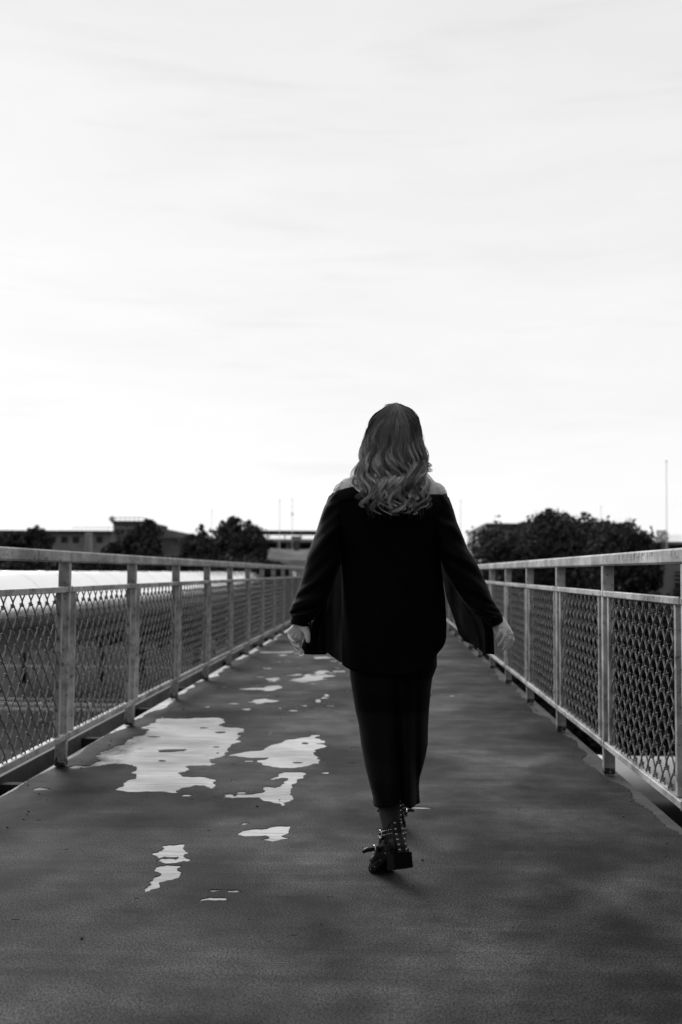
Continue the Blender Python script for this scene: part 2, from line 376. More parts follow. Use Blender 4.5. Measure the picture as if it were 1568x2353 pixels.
for _ in range(150):        # small flecks where the coating is starting to go
    y = random.uniform(3.2, 18) if random.random() < .75 else random.uniform(7, 17)
    x = random.gauss(-.75, .5) if random.random() < .8 else random.uniform(-1.5, 1.1)
    if not (-1.7 < x < 1.1) or (x > .3 and random.random() < .6) or (x > 0 and y < 6.5): continue
    a = random.uniform(.008, .035)*(.5+y/9); b = a*random.uniform(.25, .8); k = random.randint(5, 8)
    if y < 5: a *= .55; b *= .55
    polys.append([Vector((x + a*math.cos(2*PI*i/k)*random.uniform(.6,1.2), y + b*math.sin(2*PI*i/k)*random.uniform(.6,1.2)*1.4)) for i in range(k)])
def edge_line(x, sgn, y0, y1):
    """ragged edge of the coating beside the railing"""
    out = []; y = y0
    while y < y1:
        st = .010*max(1, y/3)
        n = math.sin(y*2.3)+.7*math.sin(y*5.1+1)+.5*math.sin(y*11.7+2)+random.uniform(-.3,.3)
        rec = (.075 if sgn > 0 else .06) + .030*n
        if sgn < 0 and y < 7.2: rec = .02 + .012*n
        out.append(Vector((x - sgn*max(.004, rec), y))); y += st
    return out
outer = edge_line(ER, 1, Y0, Y1) + edge_line(EL, -1, Y0, Y1)[::-1]
allp = [outer] + polys
V2 = []; E2 = []
for p in allp:
    n0 = len(V2); V2 += p; E2 += [(n0+i, n0+(i+1) % len(p)) for i in range(len(p))]
# a loose lattice of inner points keeps the triangles well shaped
cv, ce, cf, _, _, _ = geometry.delaunay_2d_cdt(V2, E2, [], 0, 1e-5)
P = np.array([(v.x, v.y) for v in cv]); T = np.array([f for f in cf if len(f) == 3])
cen = P[T].mean(1); inside = np.zeros(len(cen), bool)
for p in allp:
    q = np.array([(v.x, v.y) for v in p]); q2 = np.roll(q, -1, 0)
    bx0, by0 = q.min(0); bx1, by1 = q.max(0)
    sel = np.where((cen[:,0] >= bx0)&(cen[:,0] <= bx1)&(cen[:,1] >= by0)&(cen[:,1] <= by1))[0]
    for i in sel:
        x, y = cen[i]; c = (q[:,1] > y) != (q2[:,1] > y)
        with np.errstate(divide='ignore', invalid='ignore'):
            xi = (q2[:,0]-q[:,0])*(y-q[:,1])/(q2[:,1]-q[:,1]) + q[:,0]
        if (np.count_nonzero(c & (x < xi)) % 2) == 1: inside[i] ^= True
T = T[inside]
a, b, c = P[T[:,0]], P[T[:,1]], P[T[:,2]]
cr = (b[:,0]-a[:,0])*(c[:,1]-a[:,1]) - (b[:,1]-a[:,1])*(c[:,0]-a[:,0]); T[cr < 0] = T[cr < 0][:, ::-1]
from collections import Counter
ed = Counter(); dirn = {}
for t in T:
    for i in range(3):
        e = (int(t[i]), int(t[(i+1)%3])); k = tuple(sorted(e)); ed[k] += 1; dirn[k] = e
nv = len(P); verts = [(x, y, 0) for x, y in P] + [(x, y, -.0035) for x, y in P]
faces = [tuple(int(i) for i in t) for t in T] + [(e[1], e[0], e[0]+nv, e[1]+nv) for k, n in ed.items() if n == 1 for e in (dirn[k],)]
me = bpy.data.meshes.new('path'); me.from_pydata(verts, [], faces); me.update()
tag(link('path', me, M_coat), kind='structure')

m = MB(); rg_ = random.Random(77)
for _ in range(170):
    x = rg_.choice([rg_.uniform(EL+.06, ER-.06), rg_.gauss(-1.7, .07), rg_.gauss(1.13, .06)]); y = rg_.uniform(2.2, 12); r_ = rg_.uniform(.0012, .0038)*(1.6 if rg_.random() < .12 else 1)
    if not (EL+.03 < x < ER-.03): continue
    m.ball((x, y, r_*.6), (r_*rg_.uniform(.8,1.9), r_*rg_.uniform(.8,1.5), r_*.8), 6)
tag(m.build('grit', M_grit), kind='stuff')
# ------------------------------------------------------------------ footbridge body
fb = empty('footbridge', (-.29, 20, -.3), 'concrete and steel footbridge with a dark peeling walkway between grey railings', 'footbridge')
MB().bbox(EL, ER, Y0, Y1, -.16, -.003, .003).build('deck_slab', M_bare, fb)
for sx, x in ((-1, -1.2), (1, .6)):
    m = MB(); m.box(x-.15, x+.15, Y0, Y1, -.20, -.163); m.box(x-.02, x+.02, Y0, Y1, -.72, -.202); m.box(x-.15, x+.15, Y0, Y1, -.757, -.722)
    m.build('girder', M_steel, fb)
for sx, e in ((-1, EL),):
    m = MB(); x0, x1 = sorted((e+sx*.22, e+sx*.30)); m.box(x0, x1, Y0, Y1, -.15, -.03)
    x0, x1 = sorted((e+sx*.14, e+sx*.217)); m.box(x0, x1, Y0, Y1, -.15, -.138)
    o = m.build('edge_beam', M_beam, fb)
    yy = Y0+.85; x0, x1 = sorted((e+sx*.003, e+sx*.217)); ome = MB().box(x0, x1, 0, .07, -.13, -.06).mesh('outrigger')
    while yy < 24:
        o = link('outrigger', ome, M_steel, fb); o.location.y += yy; yy += 1.6
for y in (22., 43.):
    m = MB(); m.bbox(-1.7, 1.1, y-.35, y+.35, -1.25, -.76, .02); m.bbox(-1.0, .4, y-.3, y+.3, -5.0, -1.252, .02); m.build('pier', M_conc, fb)

# ------------------------------------------------------------------ railings
PITCH_Y = 1.6; POST0 = 5.95 - 4*1.6; NPOST = 29
DIA_W, DIA_H = .130, .131
def mesh_panel(y0, y1, z0, z1, sx):
    """woven chain link; the inner wires lean one way and the outer wires the other, hooked round each other at every node"""
    m = MB(); nx = int(round((y1-y0)/DIA_W)); dw = (y1-y0)/nx; r = .0041; rr = random.Random(5)
    half = DIA_H/2; rows = int((z1-z0)/half)+1
    def node(i, j):   # node i along, j down (half steps)
        q = random.Random(i*131+j*17); return Vector((0, y0 + i*dw/2 + q.uniform(-.004,.004), z1 + .02 - j*half + q.uniform(-.004,.004)))
    off = .006
    for j in range(rows+1):
        for i in range(0, 2*nx+1):
            if (i+j) % 2: continue
            a = node(i, j)
            for di in (-1, 1):
                i2 = i+di
                if i2 < 0 or i2 > 2*nx: continue
                b = node(i2, j+1)
                if a.z > z1 and b.z > z1: continue
                if b.z < z0 and a.z < z0: continue
                aa, bb = a.copy(), b.copy()
                if aa.z > z1: aa = a.lerp(b, (a.z-z1)/(a.z-b.z))
                if bb.z < z0: bb = a.lerp(b, (a.z-z0)/(a.z-b.z))
                d = -sx*off if di*1 > 0 else sx*off*.6
                ox = Vector((d, 0, 0)); mid = (aa+bb)/2 + ox*1.15
                m.tube([aa+ox*.8, mid, bb+ox*.8], r, 6, cap=False)
            if z0 < a.z < z1:      # the hook where two wires turn round each other
                k = 7; pts = [a + Vector((sx*.010*math.cos(t), .0095*math.sin(t), .004*math.cos(t*1.0+.6))) for t in [2*PI*q/k for q in range(k+1)]]
                m.tube(pts, .0036, 5, cap=False)
                pts = [a + Vector((sx*.009*math.cos(t), .009*math.sin(t), -.006+.004*math.sin(t))) for t in [2*PI*q/k for q in range(k+1)]]
                m.tube(pts, .0036, 5, cap=False)
    return m
def railing(xin, sx, label):
    """xin: inner face; sx: outward direction"""
    root = empty('bridge_railing', (xin, 20, 0), label, 'railing', 'railings of the footbridge')
    lean = .006 if sx > 0 else -.001
    def X(d): return xin + sx*d
    def bx(m, d0, d1, y0, y1, z0, z1, b=.004):
        x0, x1 = sorted((X(d0), X(d1))); m.bbox(x0, x1, y0, y1, z0, z1, b); return m
    yA, yB = POST0-.3, POST0+PITCH_Y*(NPOST-1)+.4
    m = MB(); bx(m, -.006, .068, yA, yB, 1.143, 1.208, .009)
    m.build('handrail', M_paint, root)
    for z0, z1, nm in ((.974, 1.006, 'mid_rail'), (.150, .184, 'bottom_rail')):
        m = MB(); bx(m, -.004, .036, yA, yB, z0, z1, .004)
        for k in range(NPOST):           # weld seams and splice lips at each post
            y = POST0 + k*PITCH_Y
            bx(m, -.0065, .03, y-.012, y-.004, z0-.002, z1+.002, .001); bx(m, -.0065, .03, y+.052, y+.058, z0-.002, z1+.002, .001)
        m.build(nm, M_paint, root)
    def share(name, me, mats, dy, smooth=False):
        o = link(name, me, mats, root, False); o.location.y += dy; return o
    def lowstem(d0, d1, w0, w1, za, zb, b=.004):
        m = MB(); x0, x1 = sorted((X(d0), X(d1))); m.bbox(x0, x1, w0, w1, za, zb, b); return m
    pm = MB(); x0, x1 = sorted((X(0), X(.062)))
    pm.bbox(x0, x1, 0, .050, .004, 1.1425, .005)
    post_me = pm.mesh('post')
    bars = MB(); x0, x1 = sorted((X(.004), X(.034)))
    bars_a = MB().bbox(x0, x1, .135, .170, .1845, .9735, .003).mesh('frame_upright')
    bars_b = MB().bbox(x0, x1, PITCH_Y-.125, PITCH_Y-.090, .1845, .9735, .003).mesh('frame_upright')
    pan = mesh_panel(.170, PITCH_Y-.125, .186, .972, sx)
    pan.v = [(X(.020)+v[0], v[1], v[2]) for v in pan.v]
    pan_me = pan.mesh('mesh_panel')
    pan_me.polygons.foreach_set('use_smooth', [True]*len(pan_me.polygons))
    for k in range(NPOST):
        y = POST0 + k*PITCH_Y
        p = share('post', post_me, M_paint, y)
        if k < NPOST-1:
            q = share('mesh_panel', pan_me, M_wire, y)
            for b in (bars_a, bars_b):
                o = bpy.data.objects.new('frame_upright', b); COL.objects.link(o)
                if not b.materials: b.materials.append(M_paint)
                o.parent = q
    return root
rl = railing(XL, -1, 'grey steel railing with wire mesh panels beside the big white pipe')
rr_ = railing(XR, 1, 'grey steel railing with wire mesh panels and scratched letters on its handrail')
# letters and zigzags scratched into the handrail paint
def scratch():
    m = MB(); x = XR+.0055
    def S_(px, py):
        d = ray(px, py); p = EYE + d*((XR - EYE.x)/d.x); return Vector((XR-.0064, p.y, p.z))
    G_ = [[(1427,1293),(1428,1274),(1433,1288),(1437,1273),(1439,1291)],[(1442,1291),(1446,1272),(1451,1290)],[(1444,1284),(1450,1283)],
          [(1454,1289),(1456,1271),(1461,1288),(1463,1270)],[(1466,1270),(1467,1286),(1472,1287),(1474,1269)],[(1478,1287),(1479,1269)],[(1485,1269),(1480,1278),(1487,1286)],
          [(1491,1285),(1492,1268)],[(1496,1284),(1497,1268),(1501,1279),(1505,1267),(1507,1281)]]
    for g in G_:
        m.tube([S_(*q) for q in g], .0012, 4)
    m.build('scratched_writing', M_scratch, rr_)
scratch()

# ------------------------------------------------------------------ the ground below and the pipes
ZG = -5.0
MB().add([(-900,-200,ZG),(900,-200,ZG),(900,1600,ZG),(-900,1600,ZG)], [(0,1,2,3)]).build('ground', M_ground)
tag(bpy.data.objects['ground'], kind='structure')
MB().add([(-300,22,ZG+.004),(300,22,ZG+.004),(300,36,ZG+.004),(-300,36,ZG+.004)], [(0,1,2,3)]).build('road', M_road)
tag(bpy.data.objects['road'], kind='structure')
def pipe(name, label, p0, p1, rad, bands, stand_at, nseg=48, skin=None):
    p0, p1 = Vector(p0), Vector(p1); ax = (p1-p0).normalized()
    root = empty(name, p0, label, 'pipe')
    MB().tube([p0.lerp(p1, i/24) for i in range(25)], rad, nseg).build('cladding', skin or M_pipe, root, True)
    side = ax.cross(Vector((0,0,1))).normalized()
    for t in bands:
        c = p0 + ax*t; MB().tube([c-ax*.03, c-ax*.02, c+ax*.02, c+ax*.03], [rad+.0005, rad+.007, rad+.007, rad+.0005], nseg, cap=False).build('joint_band', M_pipe, root, True)
    for t in stand_at:
        c = p0 + ax*t; m = MB(); zt = c.z - rad
        for s in (-1, 1):
            m.tube([c + side*s*rad*.75 - Vector((0,0,rad*.72)), Vector((c.x, c.y, ZG)) + side*s*(rad+.35)], .07, 6)
        m.tube([Vector((c.x, c.y, (zt+ZG)/2)) - side*(rad+.1), Vector((c.x, c.y, (zt+ZG)/2)) + side*(rad+.1)], .06, 6)
        m.tube([Vector((c.x, c.y, ZG)) - side*(rad+.3), c + side*rad*.7 - Vector((0,0,rad*.75))], .05, 6)
        m.build('support_trestle', M_steel, root)
    return root
pipe('insulated_pipe', 'huge pale metal clad pipe running alongside the footbridge at eye level', (-7.2, 2, .27), (-7.2, 120, .27), .80,
     [1.2+2.1*i for i in range(40)], [1, 44, 72, 100])
pipe('insulated_pipe', 'lower metal clad pipe crossing beneath the footbridge behind the right railing', (1.75, 14.2, -1.80), (14, 14.0, -1.80), .53, [1.05, 2.1, 4.2, 6.3, 8.4], [1.4, 5, 9], skin=M_pipedull)
# a low white barrier beside the road under the pipe
gb = empty('crash_barrier', (-22, 43, ZG), 'low pale metal crash barrier on the ground beyond the big pipe', 'barrier')
m = MB(); m.box(-38, -6, 42.9, 42.95, ZG+.62, ZG+.72); m.box(-38, -6, 42.9, 42.95, ZG+.42, ZG+.52); m.build('rail_beam', M_white, gb)
for i in range(17): MB().box(-38+i*2, -37.9+i*2, 42.953, 43.05, ZG, ZG+.74).build('post', M_pole, gb)
m = MB(); 
for i in range(3):
    y = 50+i*17; MB().box(-60, 60, y, y+.25, ZG+.006, ZG+.01).build('kerb_line', M_conc); tag(bpy.data.objects[[o.name for o in COL.objects if o.name.startswith('kerb_line')][-1]], kind='structure')

# ------------------------------------------------------------------ trees
def leaves(blobs, n, size, seed, shoots=()):
    r = np.random.default_rng(seed); vol = np.array([b[3]*b[4]*b[5] for b in blobs])**.75; pk = r.choice(len(blobs), n, p=vol/vol.sum())
    B = np.array(blobs)[pk]
    d = r.normal(size=(n,3)); d /= np.linalg.norm(d, axis=1)[:,None]
    # clumps: leaves gather round twig ends spread through each blob
    nt_ = max(20, n//26); tw = r.integers(0, nt_, n); twd = r.normal(size=(nt_,3)); twd /= np.linalg.norm(twd, axis=1)[:,None]
    twr = r.uniform(.35, 1.08, nt_)**.6; C = twd[tw]*twr[tw][:,None] + r.normal(size=(n,3))*.075
    C += 0; pos = B[:,:3] + C*B[:,3:6]; pos[:,2] += np.abs(r.normal(size=nt_))[tw]*.07*B[:,5]*(C[:,2] > .35)
    wv = pos - pos.mean(0); g = np.sin(wv[:,0]*2.3+seed)*np.sin(wv[:,2]*2.7+seed*2) + .7*np.sin(wv[:,0]*5.1-wv[:,2]*4.3+seed) + .5*np.sin(wv[:,1]*3.7+wv[:,2]*3.1)
    pos = pos[g > -.95 + .25*r.normal(size=len(pos))]
    for (x, y, z, h) in shoots:
        k = int(160+h*260); t = r.uniform(-1.3, .96, k); w = (.36*(1-t).clip(0,1)**1.1+.03)
        pos = np.vstack([pos, np.stack([x + r.normal(size=k)*w, y + r.normal(size=k)*w, z + t*h], 1)])
    n = len(pos); s = size*r.uniform(.5, 1.5, n)
    u = r.normal(size=(n,3)); u /= np.linalg.norm(u, axis=1)[:,None]; v = np.cross(u, r.normal(size=(n,3))); v /= np.linalg.norm(v, axis=1)[:,None]
    V = np.stack([pos - u*s[:,None], pos - v*s[:,None]*.5, pos + u*s[:,None], pos + v*s[:,None]*.5], 1).reshape(-1,3)
    return np_mesh('crown', V, np.arange(4*n).reshape(-1,4))
def tree(name, label, base, blobs, n, size, seed, group=None, shoots=(), cat='tree'):
    base = Vector(base); root = empty(name, base, label, cat, group); rd = random.Random(seed)
    m = MB(); c0 = Vector(blobs[0][:3]); H = max(b[2] for b in blobs) - base.z; tr = max(.05, H*.022)
    fork = base.lerp(Vector((c0.x, c0.y, base.z + H*.45)), 1)
    m.tube([base - Vector((0,0,.1)), base.lerp(fork, .4)+Vector((rd.uniform(-.1,.1), 0, 0)), fork], [tr*1.4, tr, tr*.8], 8)
    for b in blobs:
        t = Vector(b[:3]) + Vector((0, 0, b[5]*.4)); mid = fork.lerp(t, .5) + Vector((rd.uniform(-.2,.2), rd.uniform(-.2,.2), .1))
        m.tube([fork - Vector((0,0,.15)), mid, t], [tr*.6, tr*.4, tr*.12], 6)
    for (x, y, z, h) in shoots: m.tube([Vector((x, y, z-.7)), Vector((x, y, z+h*.95))], [.06, .02], 5)
    m.build('trunk', M_bark, root, True)
    link('crown', leaves(blobs, n, size, seed, shoots), M_leaf, root)
    return root
def blobpx(lst, Y, rng_seed=0):
    """px centre and px radii at distance Y -> world blobs"""
    out = []; k = Y/F
    for i, (px, py, rx, ry) in enumerate(lst):
        c = W(px, py, Y + ((i*37) % 5 - 2)*.4); out.append((c.x, c.y, c.z, rx*k, max(rx*k*.8, .5), ry*k))
    return out
def shootpx(lst, Y):
    out = []
    for px, py, h in lst:
        c = W(px, py, Y); out.append((c.x, c.y, c.z, h*Y/F))
    return out
gx = lambda px, Y: W(px, 1315, Y).x
# right-hand trees close behind the railing's far half
YR = 44
tree('broadleaf_tree', 'dark bushy tree nearest the walking woman, beyond the right railing', (gx(1165, YR), YR, ZG),
     blobpx([(1165,1330,92,110),(1130,1302,52,72),(1190,1292,58,72),(1150,1420,100,120),(1225,1340,60,120)], YR), 24000, .085, 21, 'trees behind the right railing', shootpx([(1112,1240,22),(1138,1234,22)], YR))
tree('broadleaf_tree', 'tallest dark broad tree in the middle behind the right railing, with spiky top shoots', (gx(1290, 46), 46, ZG),
     blobpx([(1290,1310,110,112),(1255,1235,52,50),(1310,1245,62,52),(1360,1290,62,84),(1270,1420,115,130),(1218,1268,36,46),(1262,1205,14,26),(1345,1222,20,24)], 46), 24000, .085, 22, 'trees behind the right railing', shootpx([(1260,1190,22),(1274,1192,16),(1300,1195,16),(1345,1200,22),(1245,1196,14)], 46))
tree('broadleaf_tree', 'dark rounded tree beside the pale block building with the letters', (gx(1430, 43), 43, ZG),
     blobpx([(1425,1310,78,100),(1400,1250,44,46),(1440,1252,40,44),(1466,1300,38,74),(1420,1410,95,100),(1500,1320,26,38),(1488,1375,30,36)], 43), 24000, .085, 23, 'trees behind the right railing', shootpx([(1402,1214,12),(1440,1214,14),(1478,1250,30),(1426,1214,10)], 43))
# left-hand trees
YT = 62
tree('broadleaf_tree', 'dark tree with tall pointed shoots in front of the raised platform', (gx(540, YT), YT, ZG),
     blobpx([(545,1288,62,58),(537,1240,26,40),(534,1216,13,28),(572,1246,26,36),(510,1272,38,46),(597,1272,20,44),(548,1330,72,50)], YT), 16000, .11, 31, 'trees behind the left railing', shootpx([(534,1212,26),(545,1210,22),(512,1225,30),(572,1215,20),(590,1225,16),(527,1215,18)], YT))
tree('broadleaf_tree', 'small dark tree with one leaning bare shoot beyond the left railing', (gx(455, 60), 60, ZG),
     blobpx([(455,1290,40,44),(440,1265,24,26),(478,1280,26,34)], 60), 9000, .105, 32, 'trees behind the left railing', shootpx([(463,1250,46),(440,1242,14),(470,1252,30)], 60))
tree('broadleaf_tree', 'loose dark tree standing before the flat roofed tower block', (gx(330, YT), YT, ZG),
     blobpx([(330,1276,38,42),(346,1236,15,30),(352,1270,22,44),(303,1262,24,36),(322,1240,14,24),(268,1280,36,30)], YT), 11000, .11, 33, 'trees behind the left railing', shootpx([(338,1210,18),(347,1214,20),(322,1222,14)], YT))
tree('broadleaf_tree', 'rounded dark tree before the long brick building, near the photo edge', (gx(82, 85), 85, ZG),
     blobpx([(82,1262,32,46),(72,1240,20,24),(98,1250,22,30)], 85), 6000, .17, 34, 'trees behind the left railing')
tree('broadleaf_tree', 'low dark tree cut by the left edge of the photo', (gx(15, 85), 85, ZG),
     blobpx([(15,1270,36,42),(40,1262,22,30)], 85), 5000, .17, 35, 'trees behind the left railing')
# low shrubs under them
for i, (px, w) in enumerate([(60,60),(150,70),(235,60),(320,70),(400,66),(480,66),(560,70),(630,36)]):
    Ys = 58; desc = ['by the photo edge','under the rounded tree','below the brick wall','under the loose tree','between two trees','under the leaning shoot','under the pointed tree','at the foot of the grass bank'][i]
    hgt = 30 if px < 600 else 16
    tree('shrub', 'low dark shrub %s, seen over the left handrail' % desc, (gx(px, Ys), Ys, ZG), blobpx([(px,1310,w,hgt),(px-w*.4,1330,w*.7,30),(px+w*.4,1325,w*.7,30),(px,1400,w,90)], Ys), 5000, .15, 50+i, 'shrubs below the left trees', cat='shrub')
for i, (px, w) in enumerate([(1120,80),(1220,85),(1320,85),(1420,80),(1530,70)]):
    Ys = 38; desc = ['nearest the woman','left of the tallest tree','in front of the tallest tree','in front of the rounded tree','by the block wall'][i]
    tree('shrub', 'dark shrub %s, seen through the right mesh panels' % desc, (gx(px, Ys), Ys, ZG), blobpx([(px,1480,w,95),(px-w*.5,1540,w*.8,80),(px+w*.5,1530,w*.8,80),(px-w*.3,1635,w*.8,75),(px+w*.4,1640,w*.8,75)], Ys), 12000, .13, 70+i, 'shrubs below the right trees', cat='shrub')

# ------------------------------------------------------------------ buildings far off
def pbox(m, x0, x1, ytop, ybot, Y, depth, mi=0):
    """box whose front face covers the given px rectangle at distance Y"""
    a = W((x0+x1)/2, ytop, Y); b = W((x0+x1)/2, ybot, Y)
    m.box(gx(x0, Y), gx(x1, Y), Y, Y+depth, min(b.z, a.z), a.z, mi); return m
def zat(py, Y, px=784): return W(px, py, Y).z
def bld(name, label, x0, x1, ytop, Y, depth, m_wall, cat='building'):
    root = empty(name, (gx((x0+x1)/2, Y), Y+depth/2, ZG), label, cat)
    MB().box(gx(x0,Y), gx(x1,Y), Y, Y+depth, ZG, zat(ytop, Y, (x0+x1)/2)).build('wall', m_wall, root)
    return root
def win(root, x0, x1, y0, y1, Y, m=M_glass, name='window'):
    mm = MB(); mm.box(gx(x0,Y), gx(x1,Y), Y-.06, Y-.004, zat(y1,Y,x0), zat(y0,Y,x0)); return mm.build(name, m, root)
YB = 115
b = bld('brick_building', 'long low dark brick building with a flat roof at the photo edge', -70, 255, 1224, YB, 14, M_brick)
m = MB(); m.box(gx(-72,YB), gx(257,YB), YB-.4, YB+14.4, zat(1223.9,YB,90), zat(1219,YB,90)); m.build('roof', M_roof, b)
for i in range(11): win(b, -50+i*27, -36+i*27, 1233, 1247, YB)
for i in range(9): MB().box(gx(165+i*10,YB), gx(165.6+i*10,YB), YB+.1, YB+.15, zat(1218.9,YB,200), zat(1211,YB,200)).build('rail_post', M_pole, b)
MB().box(gx(165,YB), gx(255,YB), YB+.16, YB+.2, zat(1212,YB,200), zat(1211,YB,200)).build('roof_rail', M_pole, b)
b = empty('white_portal', (gx(199,105), 105, ZG), 'pair of pale concrete columns beside the long brick building', 'columns')
for x0, x1 in ((193,198.5),(202,207)): MB().box(gx(x0,105), gx(x1,105), 105, 105.6, ZG, zat(1222,105,200)).build('column', M_wall, b)
b = bld('tower_block', 'flat roofed tower block with a pale roof railing', 258, 326, 1203, 118, 12, M_wallg)
MB().box(gx(256,118), gx(328,118), 117.6, 130.4, zat(1202.8,118,290), zat(1197,118,290)).build('roof', M_roof, b)
win(b, 258.5, 325.5, 1211, 1214.5, 118, M_wall, 'string_course')
for i in range(5): win(b, 264+i*13, 271+i*13, 1217, 1226, 118)
m = MB(); m.box(gx(254,118), gx(330,118), 117.5, 117.6, zat(1190.5,118,290), zat(1189,118,290)); m.build('roof_rail', M_pole, b)
for i in range(8): MB().box(gx(255+i*10.5,118), gx(256+i*10.5,118), 117.61, 117.7, zat(1197,118,290), zat(1190,118,290)).build('rail_post', M_pole, b)
MB().ball(W(257,1192,117), .35, 8).build('floodlight', M_pole, b)
b = bld('white_block', 'small white flat building half hidden by the loose tree', 205, 250, 1226, 122, 8, M_wall)
for i in range(3): win(b, 212+i*12, 219+i*12, 1229, 1236, 122)
b = bld('gabled_shed', 'grey gabled shed with a pale eaves band', 362, 432, 1232, 125, 12, M_brick)
m = MB(); Yg = 124.5
m.loft([[Vector((gx(358,Yg), y, zat(1236,Yg,395))), Vector((gx(436,Yg), y, zat(1236,Yg,395))), Vector((gx(436,Yg), y, zat(1227,Yg,395))), Vector((gx(378,Yg), y, zat(1215,Yg,395))), Vector((gx(358,Yg), y, zat(1218,Yg,395)))] for y in (Yg, Yg+13)])
m.build('roof', M_roofl, b); win(b, 362, 432, 1236.5, 1240, 125, M_wall, 'eaves_band')
MB().box(gx(372,126), gx(380,126), 126, 127, zat(1216,126,376), zat(1209,126,376)).build('chimney', M_roof, b)
# raised platform with a long canopy
YP = 105
pf = empty('raised_platform', (gx(610,YP), YP, ZG), 'raised road deck under a long thin canopy on slim posts', 'platform')
MB().box(gx(478,YP), gx(980,YP), YP, YP+7, zat(1224,YP,620), zat(1219,YP,620)).build('canopy', M_roof, pf)
MB().box(gx(470,YP), gx(980,YP), YP-.5, YP+8, zat(1245,YP,620), zat(1238.5,YP,620)).build('deck', M_wall, pf)
for i in range(9): MB().box(gx(500+i*38,YP), gx(502.5+i*38,YP), YP+.3, YP+.5, zat(1238.4,YP,620), zat(1224.1,YP,620)).build('canopy_post', M_pole, pf)
MB().box(gx(470,YP), gx(980,YP), YP-.45, YP-.4, zat(1234.5,YP,620), zat(1233.7,YP,620)).build('parapet_rail', M_pole, pf)
for px, w in ((562,6),(602,6),(642,7),(663,5),(686,6),(720,6),(760,6),(800,6)): MB().box(gx(px-w,YP), gx(px,YP), YP+.2, YP+1.2, ZG, zat(1245.2,YP,620)).build('pier', M_wall, pf)
MB().box(gx(470,YP), gx(980,YP), YP+4, YP+4.5, ZG, zat(1246,YP,620)).build('back_wall', M_roof, pf)
kb = empty('kiosk', (gx(680,98), 98, ZG), 'dark sign cabinet standing in front of the platform piers', 'cabinet')
MB().box(gx(669,98), gx(691,98), 98, 98.4, zat(1243,98,680), zat(1232,98,680)).build('cabinet', M_wallg, kb); MB().box(gx(675,98), gx(687,98), 98.05, 98.35, ZG, zat(1243.2,98,680)).build('stem', M_roof, kb)
# grass bank in front of the platform
m = MB(); m.loft([[Vector((x, 66, ZG-.1)), Vector((x, 88, zat(1285,88,660)+.2*math.sin(x))), Vector((x, 94, zat(1264,94,660)+.15*math.sin(x*1.7))), Vector((x, 103, zat(1262,103,660))), Vector((x, 104, ZG-.1))] for x in np.linspace(gx(560,90), gx(1010,90), 40)])
tag(m.build('embankment', M_bank, smooth=False), kind='structure')
mw = MB(); mw.box(gx(600,84), gx(1010,84), 84, 84.3, ZG, zat(1287,84,660)); o = mw.build('retaining_wall', M_brick); tag(o, 'low dark retaining wall crossing the grass bank', 'wall')
# right: dark hall behind the trees
YH = 80
b = bld('dark_hall', 'large dark flat roofed hall behind the right trees with an upturned roof corner', 1118, 1400, 1212, YH, 18, M_brick)
m = MB(); m.box(gx(1116,YH), gx(1402,YH), YH-.4, YH+18.4, zat(1211.9,YH,1260), zat(1203.5,YH,1260)); m.build('roof', M_roof, b)
c = [(1200,1203),(1392,1203),(1400,1196.5),(1386,1195.5),(1376,1198.5),(1200,1199)]
m = MB(); m.loft([[Vector((gx(x,YH), y, zat(yy,YH,1300))) for x, yy in c] for y in (YH+.2, YH+16)]); m.build('upper_roof', M_roof, b)
# parking deck with letters
YK = 70
b = empty('parking_deck', (gx(1540,YK), YK, ZG), 'open parking deck with pale pillar, roof railing and big letters', 'parking deck')
MB().box(gx(1380,YK), gx(1720,YK), YK, YK+16, zat(1250,YK,1530), zat(1244.5,YK,1530)).build('upper_slab', M_wall, b)
for px in (1535.5, 1610, 1690): MB().box(gx(px-6,YK), gx(px+6,YK), YK+.3, YK+1, zat(1300,YK,1530), zat(1250.1,YK,1530)).build('pillar', M_wall, b)
MB().box(gx(1380,YK), gx(1720,YK), YK+5, YK+15.5, zat(1300,YK,1530), zat(1250.2,YK,1530)).build('dark_interior', M_roof, b)
MB().box(gx(1380,YK), gx(1720,YK), YK+.1, YK+16, ZG, zat(1300.1,YK,1530)).build('lower_wall', M_wallg, b)
MB().box(gx(1510,YK+.6), gx(1533.5,YK+.6), YK+.6, YK+.75, zat(1244.4,YK,1520), zat(1217.5,YK,1520)).build('board', M_pole, b)
m = MB(); 
for yy in (1229, 1234, 1239): m.box(gx(1538,YK), gx(1720,YK), YK+.2, YK+.24, zat(yy+.6,YK,1540), zat(yy,YK,1540))
m.build('roof_rail', M_pole, b)
for i in range(26): MB().box(gx(1538+i*7,YK), gx(1538.7+i*7,YK), YK+.25, YK+.3, zat(1244.4,YK,1540), zat(1228.5,YK,1540)).build('rail_post', M_pole, b)
def letter(ch, px0, px1, ytop, ybot, Y, parent):
    cu = bpy.data.curves.new('letter', 'FONT'); cu.body = ch; cu.size = 1; cu.extrude = .06; cu.offset = .035
    t = bpy.data.objects.new('tmp', cu); COL.objects.link(t); bpy.context.view_layer.update()
    me = bpy.data.meshes.new_from_object(t.evaluated_get(bpy.context.evaluated_depsgraph_get())); bpy.data.objects.remove(t)
    co = np.array([v.co[:] for v in me.vertices]); lo, hi = co.min(0), co.max(0)
    x0, x1, z0, z1 = gx(px0,Y), gx(px1,Y), zat(ybot,Y,px0), zat(ytop,Y,px0)
    for v in me.vertices:
        fx = (v.co.x-lo[0])/(hi[0]-lo[0]); fz = (v.co.y-lo[1])/(hi[1]-lo[1])
        v.co = Vector((x0+(x1-x0)*fx, Y - v.co.z*2, z0+(z1-z0)*fz))
    me.materials.clear(); o = link('letter', me, M_sign, parent); return o
